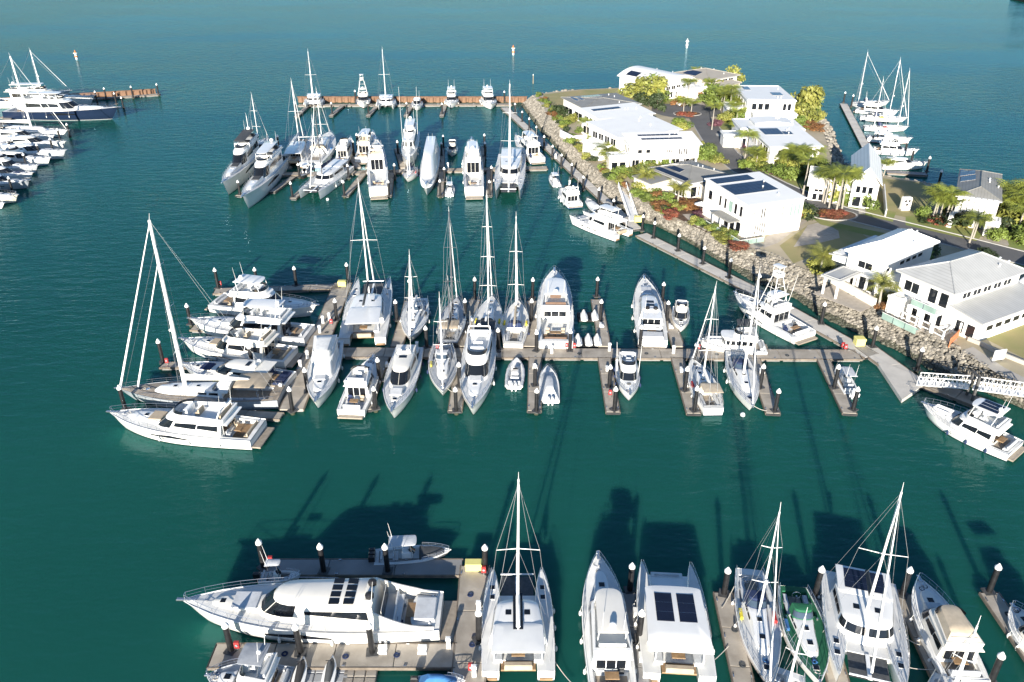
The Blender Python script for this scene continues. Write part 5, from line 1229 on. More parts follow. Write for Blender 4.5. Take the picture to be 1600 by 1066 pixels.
# H2
r, w_, d_ = frame('white house with one long black solar strip behind the big white roof', (918,174),(938,187),(1020,178), 6.0)
block(r, 0, w_, 0, d_, 0, 6.0, 'skillion', .8, 'render_white', 'roof_white', .6, 'y', [(.12,.62,.62,.78)])
wins(r, w_, d_, [('l',.1,.45,.4,2.6),('l',.55,.9,.4,2.6),('l',.15,.85,3.5,5.4,3)])
MB().box(-7.5, -.3, d_*.15, d_*.15+.25, 0, 1.9).box(-7.5, -7.25, d_*.15+.253, d_*.9, 0, 1.9).build('garden_wall', 'render_white', r)
# H3
r, w_, d_ = frame('largest plain white roofed house in the waterfront row', (944,194),(968,216),(1061,203), 6.0)
block(r, 0, w_, 0, d_, 0, 6.0, 'skillion', .9, 'render_white', 'roof_white', .7, 'y')
wins(r, w_, d_, [('l',.08,.35,.4,2.7),('l',.42,.62,.4,2.7),('l',.70,.92,.4,2.7),('l',.1,.9,3.5,5.3,4),('f',.1,.9,3.4,5.2,5)])
block(r, -4.0, -.01, d_*.2, d_*.75, 0, 3.0, 'flat', wm='render_white', over=.3)
# H4
r, w_, d_ = frame('white house with two long black solar strips and shaded ground-floor verandah', (978,216),(986,229),(1093,226), 6.4)
block(r, 0, w_, 0, d_, 3.1, 6.4, 'skillion', 1.0, 'render_white', 'roof_white', .6, 'y', [(.20,.76,.68,.80),(.22,.78,.40,.52)])
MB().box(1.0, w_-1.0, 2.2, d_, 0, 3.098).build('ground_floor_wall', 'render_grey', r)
for k in range(6): MB().box(.2+(w_-.8)*k/5, .6+(w_-.8)*k/5, .1, .5, 0, 3.096).build('column', 'render_white', r)
wins(r, w_, d_, [('f',.05,.95,.1,2.5,6)], (0, 2.2)); wins(r, w_, d_, [('f',.10,.17,4.6,5.6,1),('f',.22,.29,4.6,5.6,1),('f',.52,.62,4.6,5.4,3),('f',.70,.84,4.0,5.6,4),('l',.2,.8,3.7,5.6,3)])
block(r, -5.0, -.02, d_*.05, d_*.5, 0, 3.6, 'flat', wm='render_cream', over=.2); wins(r, 5, 4, [('f',.1,.9,.3,2.6,2)], (-5.0, d_*.05))
# H5 grey hip roof
r, w_, d_ = frame('grey hip-roofed house with three solar banks above a red garden', (1042,260),(1075,287),(1138,275), 3.6)
block(r, 0, w_, 0, d_, 0, 3.6, 'hip', 1.5, 'render_white', 'roof_grey', .7, solar=[(.03,.14,.10,.90),(.19,.31,.42,.92),(.36,.48,.60,.92)])
block(r, -5.5, -.02, d_*.45, d_*.95, 0, 2.7, 'skillion', .5, 'render_cream', 'roof_grey', .4, 'x')
wins(r, w_, d_, [('f',.08,.45,.2,2.6,2),('f',.55,.92,.2,2.6,2),('l',.05,.40,.2,2.6,2)])
block(r, w_*.3, w_*.9, -3.6, -.02, 0, 2.7, 'skillion', .4, 'render_cream', 'roof_grey', .3, 'y'); wins(r, w_*.6, 3.5, [('f',.1,.9,.2,2.3,3)], (w_*.3, -3.6))
# H6 two storey white
r, w_, d_ = frame('two-storey white house with a large black solar bank and green glass balustrade', (1113,286),(1170,322),(1257,310), 6.6)
block(r, 0, w_, 0, d_, 0, 6.6, 'skillion', .9, 'render_white', 'roof_white', .3, 'y', [(.04,.80,.34,.68),(.04,.72,.75,.93)])
wins(r, w_, d_, [('l',.10,.17,3.7,5.9),('l',.22,.29,3.7,5.9),('l',.32,.42,3.5,5.9,1,'glass_green'),('l',.46,.52,3.7,5.9),('l',.58,.64,3.7,5.9),('l',.80,.90,3.9,5.9),('f',.07,.14,3.7,5.8,2),('f',.24,.33,3.7,5.8,2),('f',.16,.36,.4,2.8,5),('f',.54,.56,4.2,5.0),('f',.62,.65,3.6,5.8),('f',.76,.97,3.2,6.0,3,'glass_green'),('l',.1,.5,.3,2.6,3)])
slab_ = MB().rbox(-2.6, -.02, d_*.12, d_*.55, 2.8, 3.05, .04).build('awning', 'roof_grey', r)
for k in range(3): MB().box(-2.5, -2.3, d_*(.14+.18*k), d_*(.14+.18*k)+.2, 0, 2.798).build('awning_post', 'render_white', r)
MB().box(-3.2, -.05, -3.0, d_*.6, .02, .06).build('terrace', 'paver', r)
balustrade(r, [(-3.1, d_*.6), (-3.1, -3.0), (2.5, -3.0)], .06)
# H7, H8 far end
r, w_, d_ = frame('white house with a curved vault roof at the far end of the cul-de-sac', (1010,113),(1036,134),(1086,126), 4.8)
block(r, 0, w_, 0, d_, 0, 4.8, 'vault', 2.4, 'render_white', 'roof_white', .7, 'y', [(.06,.22,.62,.86)])
wins(r, w_, d_, [('f',.08,.34,.4,2.4,3),('f',.4,.5,.1,2.3),('f',.1,.9,3.0,4.3,5),('l',.1,.9,.5,2.5,4)])
block(r, w_*.45, w_*1.1, -4.5, -.03, 0, 3.0, 'flat', over=.3)
r, w_, d_ = frame('beige hip-roofed house with solar bank behind the palms', (1080,111),(1106,126),(1152,118), 4.6)
block(r, 0, w_, 0, d_, 0, 4.6, 'hip', 2.0, 'render_cream', 'roof_beige', .8, solar=[(.08,.30,.40,.75)])
wins(r, w_, d_, [('f',.06,.4,.2,2.4,3),('f',.55,.95,.2,2.4,3),('f',.1,.9,3.0,4.2,4)])
block(r, w_*.15, w_*.8, -4.0, -.03, 0, 2.9, 'hip', .9, 'render_cream', 'roof_beige', .5)
# H9-11 right of the road
r, w_, d_ = frame('cubic white two-storey house with two small black solar squares', (1171,136),(1168,158),(1243,159), 6.6)
block(r, 0, w_, 0, d_, 0, 6.6, 'flat', wm='render_white', over=.25, solar=[(.14,.28,.66,.90),(.62,.84,.30,.50)])
block(r, w_*.1, w_*1.0, -4.0, -.02, 0, 3.4, 'flat', over=.2); wins(r, w_, d_, [('f',.1,.5,4.0,6.0,3),('f',.75,.95,3.9,6.0,2),('l',.1,.4,.3,2.8,2),('l',.1,.8,3.8,6.0,4)])
wins(r, w_*.9, 4, [('f',.1,.4,.4,2.5,2),('f',.8,.95,.4,2.8,2)], (w_*.1, -4.0)); block(r, -4.5, -.02, d_*.2, d_*.55, 0, 3.3, 'flat', over=.5)
r, w_, d_ = frame('long white flat-roofed house with curved grey roof step', (1160,188),(1158,203),(1256,204), 5.0)
block(r, 0, w_, 0, d_, 0, 5.0, 'flat', over=.3); block(r, w_*.25, w_*.85, d_*.2, d_*.8, 5.385, 6.0, 'vault', .5, 'render_white', 'roof_white', .2, 'y')
wins(r, w_, d_, [('f',.04,.2,.3,2.8,2),('f',.3,.9,3.2,4.6,4),('l',.1,.8,.4,2.7,3)]); block(r, -4.0, -.02, d_*.1, d_*.5, 0, 3.0, 'flat', over=.3)
r, w_, d_ = frame('white house with stepped solar bank above tropical planting', (1184,204),(1205,230),(1282,229), 5.6)
block(r, 0, w_, 0, d_, 0, 5.6, 'skillion', .8, 'render_white', 'roof_white', .6, 'y', [(.15,.52,.55,.86),(.53,.70,.55,.70)])
wins(r, w_, d_, [('f',.1,.6,.4,2.5,3),('f',.15,.9,3.3,4.9,4),('l',.1,.9,.4,2.6,4),('l',.1,.9,3.4,5.0,3)])
# H12 gabled
r, w_, d_ = frame('bright white gabled house at the foot of the jetty', (1334,246),(1333,285),(1374,284), 5.4, byA=True)
block(r, 0, w_, 0, d_, 0, 5.4, 'gable', 3.4, 'render_white', 'roof_white', .6, 'y'); wins(r, w_, d_, [('f',.15,.85,3.2,4.8,3),('f',.1,.9,.2,2.5,2),('r',.1,.9,.4,2.4,4)])
block(r, -8.5, -.02, d_*.08, d_*.5, 0, 3.2, 'gable', 3.0, 'render_white', 'roof_white', .6, 'x'); wins(r, 8.4, 5, [('f',.12,.34,2.0,2.7,1),('f',.55,.8,2.0,2.7,1),('f',.1,.4,.1,1.7,2)], (-8.5, d_*.08))
MB().box(w_+2.0, w_+2.2, -4, d_*.7, 0, 1.6).build('garden_wall', 'render_white', r)
# H13
r, w_, d_ = frame('white hip-roofed house with carport terrace and cream sea wall', (1334,390),(1384,412),(1460,379), 6.0)
block(r, 0, w_, 0, d_, 0, 6.0, 'hip', 1.9, 'render_white', 'roof_white', .6)
wins(r, w_, d_, [('l',.30,.70,3.9,5.2,1),('f',.04,.12,4.2,5.0,1),('f',.3,.8,4.4,5.2,4),('l',.15,.85,.3,2.6,3),('f',.2,.8,.5,2.4,3)])
MB().box(-.8, -.02, d_*.1, d_*.9, 2.9, 3.2).build('balcony', 'render_white', r)
block(r, 0, w_*.45, -4.2, -.02, 0, 3.0, 'flat', wm='render_white', over=.2)
block(r, -6.5, -.9, d_*.55, d_*1.0, 0, 3.1, 'flat', wm='render_white', rm='roof_light', over=.3, wall=False)
for a, b in ((-6.3,.58),(-6.3,.95),(-1.4,.58),(-1.4,.95)): MB().box(a-.15, a+.15, d_*b-.15, d_*b+.15, 0, 3.098).build('carport_post', 'render_white', r)
MB().box(-7.5, -.85, -1.5, d_*1.1, .01, .05).build('terrace', 'paver', r)
block(r, w_*.05, w_*.9, d_+.02, d_+3.2, 3.2, 4.7, 'skillion', -.5, 'render_white', 'roof_light', .5, 'y')
wl = empty('sea_wall', P(1288,435,LZ-.4)); tag(wl, 'cream rendered sea wall below the carport terrace', 'wall')
def wall_run(root, pts, h, th, m, name, z0=-1.2):
    o = Vector(root.location)
    for a, b in zip(pts, pts[1:]):
        A, B_ = P(*a, LZ)-o, P(*b, LZ)-o; A.z = B_.z = 0; d = (B_-A); q = Vector((-d.y, d.x, 0)).normalized()*th/2
        MB().rings([[A-q+Vector((0,0,z0)), B_-q+Vector((0,0,z0)), B_+q+Vector((0,0,z0)), A+q+Vector((0,0,z0))], [A-q+Vector((0,0,h)), B_-q+Vector((0,0,h)), B_+q+Vector((0,0,h)), A+q+Vector((0,0,h))]]).build(name, m, root)
wall_run(wl, [(1289,437),(1366,480)], 1.9, .4, 'render_cream', 'wall')
# H14
r, w_, d_ = frame('large light-grey hip-roofed house with glass pool fence and long white side wall', (1424,421),(1490,458),(1596,424), 6.2)
block(r, 0, w_, 0, d_, 0, 6.2, 'hip', 2.3, 'render_white', 'roof_light', .7)
block(r, .5, w_, -5.0, -.02, 0, 3.2, 'skillion', .9, 'render_white', 'roof_light', .5, 'y')
wins(r, w_, d_, [('l',.04,.46,3.3,5.7,2),('l',.06,.46,.1,2.7,2),('l',.52,.92,.1,2.9,2),('l',.6,.9,3.6,5.4,1),('f',.15,.9,4.5,5.6,5)]); wins(r, w_-.5, 5, [('l',.1,.8,.3,2.4,2),('f',.1,.9,1.4,2.4,6)], (.5, -5.0))  # big left-face panes: dark colour stands in for shade of open verandah recesses
MB().rbox(-3.0, -.02, 0, d_*.5, 2.85, 3.15, .04).build('balcony', 'render_white', r); balustrade(r, [(-2.9, d_*.5), (-2.9, .1)], 3.15)
for y in (.15, d_*.24, d_*.48): MB().box(-2.9, -2.5, y-.2, y+.2, 0, 2.848).build('column', 'render_white', r)
block(r, -2.6, -.03, d_*.68, d_*.95, 0, 2.6, 'flat', wm='render_white', over=.1)
MB().box(-5.0, -3.1, d_*.15, d_*.8, .02, .09).build('pool_surround', 'path_concrete', r); MB().box(-4.8, -3.3, d_*.2, d_*.75, .092, .12).build('pool_water', 'pool_water', r)
balustrade(r, [(-5.2, d_*.8), (-5.2, d_*.1)], .05, 1.1)
fence = empty('white_rail_fence', P(1386,488,LZ)); tag(fence, 'white post and rail fence above the rocks before the pool', 'fence')
fo_ = Vector(fence.location); fp = [P(x, y, LZ)-fo_ for x, y in ((1386,489),(1408,499),(1430,509),(1452,519),(1472,530),(1484,521))]
for p in fp: MB().box(p.x-.12, p.x+.12, p.y-.12, p.y+.12, -.3, 1.35).build('post', 'render_white', fence)
for a, b in zip(fp, fp[1:]):
    for z in (.35, 1.25): MB().tube((a.x,a.y,z),(b.x,b.y,z),.10,n=4).build('rail', 'render_white', fence)
wl = empty('garden_wall', P(1498,520,LZ)); tag(wl, 'long white boundary wall beside the brown lawn', 'wall'); wall_run(wl, [(1497,524),(1602,446),(1680,385)], 2.1, .3, 'render_white', 'wall', 0)
wl = empty('timber_fence', P(1495,530,LZ)); tag(wl, 'short orange-brown timber fence at the end of the white boundary wall', 'fence'); wall_run(wl, [(1483,540),(1497,526)], 1.3, .12, 'terracotta', 'panel', -.4)
wl = empty('stone_wall', P(1520,540,LZ)); tag(wl, 'low pale stone retaining wall along the brown lawn', 'wall'); wall_run(wl, [(1512,532),(1535,541),(1552,550),(1570,558),(1600,570),(1650,592)], .6, .35, 'path_concrete', 'block', 0)
p = P(1558,566,LZ); sg = empty('notice_sign', p, R(15)); tag(sg, 'white notice board on the retaining wall', 'sign')
MB().box(-1.0,1.0,-.05,.05,.4,2.0).build('board', 'cap_white', sg)
for y0_, y1_, m_ in ((1.5,1.62,'glass_dark'),(1.2,1.26,'sign_red'),(.9,.96,'glass_dark')): MB().box(-.7,.6,-.06,-.052,y0_,y1_).build('text_line', m_, sg)
for x in (-.8,.8): MB().box(x-.05,x+.05,-.045,.045,-.1,.398).build('post', 'steel', sg)
# H15, H16
r, w_, d_ = frame('grey-roofed house with white blade walls and terracotta entrance', (1492,266),(1496,307),(1562,316), 6.0)
block(r, 0, w_, 0, d_, 0, 6.0, 'hip', 1.3, 'render_grey', 'roof_grey', .4, solar=[(.03,.36,.70,.95),(.06,.38,.48,.66)])
for k in range(7): MB().box(w_*(.02+.14*k), w_*(.02+.14*k)+.9, -.75, -.02, 2.9, 6.35).build('blade_wall', 'render_white', r)
MB().box(-.2, w_, -1.2, -.76, 2.85, 3.25).build('canopy_beam', 'render_white', r)
MB().box(w_*.16, w_*.42, -.1, -.02, 0, 2.5).build('entrance_wall', 'terracotta', r); window(r, 'f', w_, d_, w_*.46, w_*.54, 0.05, 2.4, name='door')
for a in (.58,.84): MB().box(w_*a, w_*(a+.15), -.12, -.03, .05, 2.4).build('garage_door', 'roof_grey', r)
MB().box(-.6, .3, -1.8, -.03, 0, 2.84).build('corner_pillar', 'render_white', r)
block(r, w_*.80, w_*1.12, -4.0, -.8, 0, 2.8, 'flat', over=.1)
MB().box(w_*.84, w_*1.06, -4.08, -4.01, .05, 2.3).build('garage_door', 'roof_grey', r)
r, w_, d_ = frame('dark-roofed house at the edge beside the canal', (1580,292),(1602,316),(1660,308), 4.8)
block(r, 0, w_, 0, d_, 0, 4.8, 'hip', 1.4, 'render_grey', 'roof_dark', .7, solar=[(.2,.5,.5,.8)]); wins(r, w_, d_, [('f',.1,.9,.4,2.6,4),('l',.1,.9,.4,2.6,3)])
# utility kiosk on the vacant lawn, small boat ramp wall in the canal
p = P(1413,328,LZ); r = empty('garden_sculpture', p, R(5)); tag(r, 'square white block monument with round holes on the brown lawn', 'monument')
MB().box(-1.1,1.1,-.7,.7,0,.25).build('plinth', 'path_concrete', r); MB().rbox(-.95,.95,-.5,.5,.253,2.9,.15).build('block', 'render_white', r)
for x, z in ((-.4,2.1),(.4,2.1),(0,1.3)): MB().tube((x,-.50,z),(x,-.53,z),.28,n=10).build('hole', 'black', r)
p = P(1468,318,LZ-1); r = empty('concrete_groyne', (p.x, p.y, 0)); tag(r, 'pale narrow concrete groyne in the canal beside the grey-roofed house', 'groyne')
MB().box(-.5,.5,-6,7,-1,3.0).build('wall', 'path_concrete', r)
for k, (x, y, c) in enumerate(((1112,327,'cloth_white'),(1094,334,'cloth_white'))):
    p = P(x, y, LZ); r = empty('patio_umbrella', p); tag(r, ['white patio umbrella beside the balustraded terrace', 'white patio umbrella above the red garden'][k], 'umbrella')
    MB().tube((0,0,0),(0,0,2.4),.04,n=6).build('pole', 'steel', r); MB().tube((0,0,2.1),(0,0,2.7),1.5,.05,8).build('canopy', c, r)
# cars and bins by the road
def car(px, py, a, m, label):
    p = P(px, py, LZ+.02); r = empty('parked_car', p, a); tag(r, label, 'car')
    b = MB(); prof = [(-2.2,.55),(-2.15,.9),(-1.6,1.0),(-1.1,1.42),(.5,1.45),(1.1,1.02),(2.0,.88),(2.2,.6),(2.15,.3),(-2.15,.3)]
    rs = [[(x, y*(.86 if z > 1.1 else 1), z) for x, z in prof] for y in (-.88, .88)]; b.rings(rs).build('body', m, r)
    MB().box(-1.05,.75,-.80,.80,1.05,1.40,.25,.06).build('glasshouse', 'glass_dark', r)
    for x in (-1.35,1.4):
        for y in (-.8,.8): MB().tube((x,y-.1,.34),(x,y+.1,.34),.34,n=12).build('wheel', 'rubber', r)
mat('car_white', (.75,.75,.74), .2, .03, 1, coat=.5); mat('car_grey', (.12,.125,.13), .2, .05, 1, coat=.5)
car(1068,165, R(20), 'car_white', 'white car parked at the cul-de-sac by the curved-roof house')
car(1583,362, R(90), 'car_grey', 'dark car parked by the hedge right of the garage house')

# ------------------------------------------------------------------ planting
def palm_crown(seed, n=20, L=2.6, droop=1.0, up=.5):
    rr_ = random.Random(seed); mb = MB()
    for k in range(n):
        a = 2*math.pi*k/n*2.4+rr_.uniform(-.2,.2); el = rr_.uniform(-.1, 1.1)*up+.15; l = L*rr_.uniform(.8,1.15); pts = []; x = z = 0.0; m_ = 7
        for i in range(m_+1):
            pts.append((x, z)); e = el-droop*(i/m_)**1.3*1.35; x += l/m_*math.cos(e); z += l/m_*math.sin(e)
        ca, sa = math.cos(a), math.sin(a)
        for i in range(1, m_+1):
            (x0, z0), (x1, z1) = pts[i-1], pts[i]; f = i/m_; wl_ = l*.30*math.sin(math.pi*min(.96, f*.9+.12))
            for s in (-1, 1):
                for h_ in (0, .5):
                    xa, za = x0+(x1-x0)*h_, z0+(z1-z0)*h_; xb, zb_ = xa+(x1-x0)*.30, za+(z1-z0)*.30
                    q = [(xa,0,za),(xb,0,zb_),(xb+wl_*.55, s*wl_, zb_-wl_*.45)]
                    mb.add([(u*ca-v*sa, u*sa+v*ca, w2) for u, v, w2 in q], [(0,1,2)])
    return mb
def leaf_crown(seed, n, rx, rz, leaf, lumps=7):
    rr_ = random.Random(seed); mb = MB(); cs = []
    for k in range(lumps):
        a = rr_.uniform(0, 6.28); d = rr_.uniform(.15,.75); cs.append((rx*d*math.cos(a), rx*d*math.sin(a), rr_.uniform(-.45,.55)*rz, rr_.uniform(.35,.6)))
    for k in range(n):
        c = cs[k % lumps]; v = Vector((rr_.gauss(0,1), rr_.gauss(0,1), rr_.gauss(0,1))).normalized()*(rr_.uniform(.55,1.05))
        p = Vector((c[0]+v.x*rx*c[3], c[1]+v.y*rx*c[3], c[2]+v.z*rz*c[3])); s = leaf*rr_.uniform(.6,1.3)
        n_ = (v+Vector((rr_.uniform(-.8,.8), rr_.uniform(-.8,.8), rr_.uniform(-.3,.9)))).normalized(); u = n_.cross(Vector((rr_.uniform(-1,1), rr_.uniform(-1,1), .3))).normalized(); t_ = n_.cross(u)
        mb.add([p-u*s, p-t_*s*.5, p+u*s, p+t_*s*.5], [(0,1,2,3)])
    return mb
PALM = [palm_crown(i, 24+2*i, 3.5+.2*i, .8+.12*i).mesh('crown', 'leaf_palm') for i in range(4)]
PALMY = [palm_crown(20+i, 26, 3.0, 1.0, .9).mesh('crown', 'leaf_yellow') for i in range(2)]
TR = [MB().tube((0,0,-.2),(.12,0,.34),.16,.12,7).tube((.12,0,.34),(.16,0,.68),.12,.10,7).tube((.16,0,.68),(.1,0,1.0),.10,.09,7).mesh('trunk', 'trunk') for i in range(1)]
CR = {}
for nm, lm in (('green','leaf_green'),('yellow','leaf_yellow'),('dark','leaf_dark'),('red','leaf_red'),('purple','leaf_purple'),('bronze','leaf_bronze')):
    CR[nm] = [leaf_crown(40+i, 900, 1.15, .95, .135, 10).mesh('crown', lm) for i in range(3)]
BT = MB().tube((0,0,-.2),(.05,.03,.55),.08,.06,6).tube((.05,.03,.5),(.4,.1,.95),.05,.03,5).tube((.05,.03,.5),(-.3,.25,.95),.05,.03,5).tube((.05,.03,.45),(0,-.35,.9),.045,.025,5).mesh('trunk', 'bark')
tr_r = random.Random(11)
MARKS = [((930,185),'the grey-roofed tip house'),((985,215),'the big plain white roof'),((1040,250),'the twin-solar-strip house'),((1090,290),'the grey hip-roofed house'),((1185,345),'the two-storey balustraded house'),((1045,150),'the curved-roof house'),((1115,140),'the beige hip-roofed house'),((1205,180),'the cubic white house'),((1200,215),'the long flat-roofed house'),((1240,250),'the house with stepped solar'),((1340,300),'the gabled white house'),((1375,440),'the carport house'),((1500,480),'the light-grey hip-roofed house'),((1525,335),'the terracotta entrance house'),((1600,335),'the dark-roofed canal house'),((1074,178),'the round traffic island'),((1302,336),'the red kerbed island'),((1035,330),'the red waterfront garden')]
def near(px, py): return min(MARKS, key=lambda q: (q[0][0]-px)**2+(1.6*(q[0][1]-py))**2)[1]
def palm(px, py, h=5.5, k=1.0, label=None, group='palms of the peninsula', y=False):
    if 1165 < px < 1275 and 240 < py < 280: h *= .72; k *= .9
    p = P(px, py, LZ); r = empty('palm_tree', p, tr_r.uniform(0,6.28)); tag(r, label or 'slender palm with pale trunk near '+near(px, py), 'palm', None if label else 'palms near '+near(px, py))
    inst('trunk', TR[0], r, (0,0,0), (0,0,0), (1.3*k,1.3*k,h)); inst('crown', tr_r.choice(PALMY if y else PALM), r, (.13*k,0,h-.05), (0,0,tr_r.uniform(0,6)), (k,k,k))
def tree(px, py, rad, h, kind='green', label=None, group=None, name='shrub'):
    if 1165 < px < 1275 and 240 < py < 280: h *= .68; rad *= .9
    p = P(px, py, LZ); r = empty(name, p, tr_r.uniform(0,6.28)); tag(r, label or ('%s leafy shrub near %s' % ({'green':'mid-green','yellow':'yellow-green','dark':'dark green','red':'red','purple':'purple','bronze':'bronze'}[kind], near(px, py))), 'tree' if name == 'tree' else 'shrub', group or (None if label else '%s shrubs near %s' % (kind, near(px, py))))
    inst('trunk', BT, r, (0,0,0), (0,0,0), (rad, rad, h*.75)); s_ = 1.25*tr_r.uniform(.85,1.2); inst('crown', tr_r.choice(CR[kind]), r, (0,0,h*.6), (0,0,tr_r.uniform(0,6)), (rad*s_, rad*s_*tr_r.uniform(.85,1.15), h*.58*s_))
for q in ((917,214,4.5,.9),(948,250,3.0,1.3),(940,243,2.5,1.1),(992,131,5,.9),(1043,147,6,.9),(1075,158,6.5,1.0),(1068,176,4,1.0),(1079,178,3.5,1.0),(1112,203,7,1.0),(1100,140,5,.8),(1138,182,7,1.1),(1130,178,6,1.1),(1145,190,5,1.0),(1150,200,5,1.0),(1148,218,4,.9),
          (1162,256,7.5,1.0),(1176,258,5,1.2),(1188,258,4,1.2),(1226,272,6.5,1.0),(1240,268,8,1.1),(1258,262,6.5,1.1),(1268,255,5,1.1),(1254,304,8,1.1),(1305,334,8.5,1.2),(1312,322,7,1.2),(1295,325,8,1.1),(1322,318,7,1.1),(1285,316,6,1.1),(1380,275,3.2,.8),(1455,346,6,1.1),(1474,350,6.5,1.1),(1466,347,5,1.0),
          (1514,380,5,1.0),(1575,338,6,1.3),(1585,350,6,1.2),(1598,345,7,1.3),(1590,365,5,1.2)):
    palm(*q)
for q in ((1008,296,3.2,1.1),(998,288,2.6,1.1),(1058,320,3.6,1.3),(1283,428,3.4,1.3),(1374,480,4.0,1.2)):
    palm(*q, label=['squat yellow palm beside the top of the pale gangway', 'low yellow palm behind the pale gangway head', 'bushy yellow palm in the red garden', 'golden palm at the corner of the cream sea wall', 'golden palm between the cream sea wall and rail fence'][[1008,998,1058,1283,1374].index(q[0])], y=True)
tree(1012,158,5.2,7,'yellow','broad yellow-green tree with dark limbs behind the white roofs', name='tree'); tree(1000,152,4.0,6,'yellow','yellow-green tree beside the broad limbed tree on the tip', name='tree')
tree(1022,152,3.6,7,'green','rounded green tree beside the lawn of the curved-roof house', name='tree'); tree(1028,172,3.0,4.5,'dark','dark green tree behind the white roofs at the cul-de-sac', name='tree')
tree(1146,130,3.2,5.5,'yellow','yellow-green tree beside the beige hip-roofed house', name='tree'); tree(1122,168,3.6,6,'green','dense green tree among the tall roadside palms', name='tree')
tree(1262,176,3.8,7,'yellow','bright yellow-green tree beside the cubic white house', name='tree'); tree(1256,192,3.6,5.5,'yellow','golden tree on the bank below the cubic white house', name='tree')
tree(1284,300,2.8,6,'dark','dark green tree left of the roadside palms', name='tree'); tree(1358,326,1.8,3.2,'green','small round tree with pale trunk by the gabled house drive', name='tree')
tree(1488,352,2.4,3.0,'dark','dark dense round bush beside the grey-roofed house', name='shrub'); tree(1596,358,3.4,6,'yellow','large yellow-green tree at the right garage drive', name='tree')
tree(1246,262,4.0,6.5,'green','dense tropical tree beside the house with stepped solar', name='tree'); tree(1228,268,3.2,5,'yellow','yellow tropical tree below the house with stepped solar', name='tree')
for q in ((878,180,2.6,3.0,'dark'),(888,190,1.6,1.6,'yellow'),(898,186,1.8,1.8,'yellow'),(884,194,1.4,1.2,'green'),(906,184,1.4,1.6,'yellow'),(1065,200,2.4,3,'green'),(1096,244,2.6,3,'green'),(1106,248,2.2,2.4,'green'),(1117,252,2.0,2.2,'green'),(1010,266,1.8,1.8,'yellow'),(1022,267,1.8,1.9,'yellow'),(1033,264,1.8,1.9,'green'),(1002,268,1.6,1.7,'green'),
          (986,272,1.6,1.8,'yellow'),(972,280,1.2,1.2,'yellow'),(1014,276,2.0,2.0,'green'),(1030,280,1.8,1.5,'red'),(1022,282,1.5,1.3,'red'),(1036,276,1.5,1.6,'bronze'),(1045,342,1.5,1.5,'red'),(1049,336,1.4,1.4,'red'),(1034,326,1.8,1.4,'bronze'),(1030,332,1.4,1.2,'bronze'),(1072,322,2.0,1.3,'bronze'),(1064,326,1.6,1.2,'bronze'),(1014,312,1.8,1.2,'green'),(1000,306,1.8,1.2,'green'),(1024,318,1.4,1.0,'green'),(1092,338,1.3,1.0,'purple'),(1104,334,1.4,1.0,'red'),
          (1128,374,1.5,.9,'yellow'),(1134,376,1.4,.9,'yellow'),(1150,386,1.4,.8,'red'),(1156,388,1.4,.8,'red'),(1220,352,1.6,2.2,'yellow'),(1230,348,1.6,2.4,'green'),(1240,345,1.4,2.0,'red'),(1248,342,1.6,2.4,'yellow'),(1262,338,1.8,2.0,'dark'),(1212,356,1.5,1.8,'green'),
          (1298,338,1.6,.9,'red'),(1306,340,1.6,.9,'red'),(1311,336,1.5,.9,'red'),(1294,334,1.4,.9,'bronze'),(1069,181,1.5,1.2,'red'),(1076,183,1.6,1.2,'red'),(1082,181,1.4,1.1,'bronze'),(1118,198,1.6,1.8,'purple'),(1155,226,2.4,1.8,'purple'),(1162,230,1.8,1.4,'purple'),(1196,264,1.8,1.6,'red'),(1214,272,2.0,2.4,'purple'),(1206,268,1.6,1.8,'bronze'),
          (1270,204,2.6,1.5,'bronze'),(1264,198,2.2,1.5,'bronze'),(1250,240,1.8,2.4,'yellow'),(1266,262,2.2,3.5,'green'),(1460,350,1.5,1.1,'red'),(1452,348,1.3,1.0,'dark'),(1505,355,1.2,1.6,'yellow'),(1430,408,1.8,2.6,'green'),(1420,414,1.8,2.4,'green'),(1440,402,1.8,2.4,'dark'),(1412,424,1.4,1.6,'yellow'),(1448,398,1.6,2.0,'green'),(1545,404,1.6,1.6,'dark'),(1556,372,1.6,2.0,'green'),(1578,352,1.8,2.4,'dark'),(1588,378,1.8,2.0,'green'),
          (1540,398,1.2,1.2,'dark'),(1090,152,1.8,1.8,'bronze'),(1060,165,1.8,2.6,'bronze'),(1378,484,.9,1.0,'bronze')):
    tree(*q)
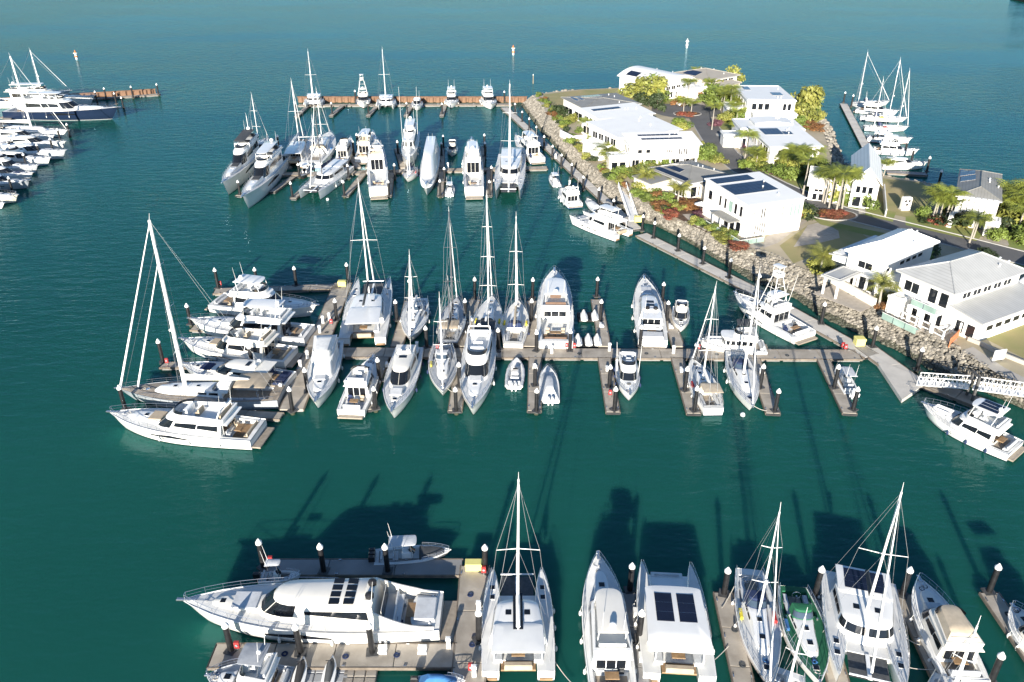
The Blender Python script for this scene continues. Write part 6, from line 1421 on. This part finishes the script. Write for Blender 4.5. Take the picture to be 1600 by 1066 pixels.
for q in ((1170,262,2.4,3,'green'),(1182,262,2.6,3.4,'yellow'),(1194,268,2.2,2.6,'green'),(1222,276,2.6,3.6,'green'),(1234,278,2.6,4,'green'),(1246,274,3,4.5,'yellow'),(1258,270,3,4,'green'),(1272,262,2.4,3,'green'),(1216,262,2.2,3,'dark'),
          (1290,302,3,5,'green'),(1300,312,2.6,5,'yellow'),(1318,312,2.8,4.5,'green'),(1326,308,2.4,4,'yellow'),(1276,296,2.2,3,'green'),(1280,284,2,2.6,'dark'),(1268,178,3,4.5,'green'),(1258,170,3,5,'yellow'),(1272,190,2.4,3,'yellow'),(1252,200,2.2,3,'green'),
          (1128,160,3,4.5,'green'),(1140,168,3,5,'yellow'),(1150,178,2.6,4,'green'),(1132,190,2.2,3,'yellow'),(1158,190,2.2,3,'green'),(1112,152,2.6,3.6,'green'),(1120,145,2.4,4,'yellow'),(1098,160,2,2.4,'green'),(1030,160,2.6,4,'green'),(1005,165,2.4,4,'dark'),(995,148,2.4,4,'yellow'),
          (1005,262,1.8,2.2,'yellow'),(1018,270,2,2.4,'green'),(1028,272,1.8,2,'yellow'),(1044,268,1.8,2.2,'green'),(990,280,1.8,2.4,'green'),(1000,296,1.8,2,'yellow'),(1012,302,1.8,2,'yellow'),(1020,306,1.5,1.6,'green'),(1030,312,1.5,1.4,'bronze'),(1040,318,1.6,1.6,'green'),(1062,330,1.6,1.6,'yellow'),
          (1568,344,2,3,'green'),(1582,358,2.4,3.6,'yellow'),(1600,372,2.4,3.4,'green'),(1570,362,1.6,2.4,'dark'),(1546,345,1.4,2,'green'),(1500,350,1.5,2,'green'),(1480,342,1.6,2.4,'yellow'),(1447,342,1.5,2,'green'),(1395,428,1.8,2.4,'yellow'),(1404,432,1.6,2,'green'),(1436,412,2,2.8,'green'),(1452,408,1.8,2.2,'dark'),(1380,470,1.2,1.6,'yellow'),(1276,424,1.6,2,'yellow'),(1290,424,1.4,1.8,'green'),
          (958,262,1.8,2.4,'yellow'),(966,272,1.6,1.8,'green'),(936,238,1.8,2.2,'green'),(926,226,1.8,2,'yellow'),(908,208,1.4,1.6,'green'),(1060,204,1.8,2.2,'yellow'),(1088,236,2,2.6,'yellow'),(1124,256,1.8,2,'yellow')):
    tree(*q)
for q in ((1180,262,5,1.0),(1232,270,7,1.1),(1250,268,7.5,1.1),(1264,262,6,1.0),(1126,172,6,1.0),(1140,172,7,1.0),(1155,182,5,.9),(1288,318,7,1.0),(1316,326,7.5,1.1),(1300,318,6.5,1.1),(1106,150,5,.9),(1592,352,6,1.2),(1570,348,5,1.0),(1462,342,6,1.0),(1482,352,5,1.0),(1520,372,4.5,.9),(932,232,3,1.0),(954,262,3.2,1.1),(1018,292,3.2,1.0),(1086,130,5,.8)):
    palm(*q)
tl = interp([P(x, y-3, LZ) for x, y in TOP_PX], 160)
for k in range(6, 108):
    if tr_r.random() < .55: continue
    q = tl[k]; d_ = q.y*CP+(CAM_H-LZ)*SP; px_, py_ = 800+FPX*q.x/d_, 533+FPX*((CAM_H-LZ)*CP-q.y*SP)/d_
    tree(px_+tr_r.uniform(-2,6), py_-tr_r.uniform(0,5), tr_r.uniform(.7,1.3), tr_r.uniform(.7,1.5), tr_r.choice(['green','yellow','green','bronze','dark']))
# far headland with mangroves at the top right
hp = P(1662, 3, 0); hl = MB(); rs = []
for k in range(9):
    f = k/8; rs.append([(hp.x-30+90*f+rr.uniform(-3,3), hp.y+y*(22+10*math.sin(3*f)), z*(1+.8*math.sin(2.5*f))) for y, z in ((-1,-.5),(-.7,1.0),(0,2.0),(.7,1.0),(1,-.5))])
tag(hl.rings(rs, closed=False).build('headland', 'rock_bed', None, True), kind='structure')
for k in range(34):
    r = empty('mangrove_tree', (hp.x-28+rr.uniform(0,70), hp.y+rr.uniform(-16,18), .8), rr.uniform(0,6)); tag(r, 'dark green mangrove tree on the far headland', 'tree', 'mangroves of the headland')
    s = rr.uniform(1.5,2.4); inst('crown', CR['green' if k % 3 else 'dark'][k % 3], r, (0,0,s*.75), (0,0,0), (s,s,s*.8)); inst('trunk', BT, r, (0,0,0), (0,0,0), (s*.5,s*.5,s*.8))
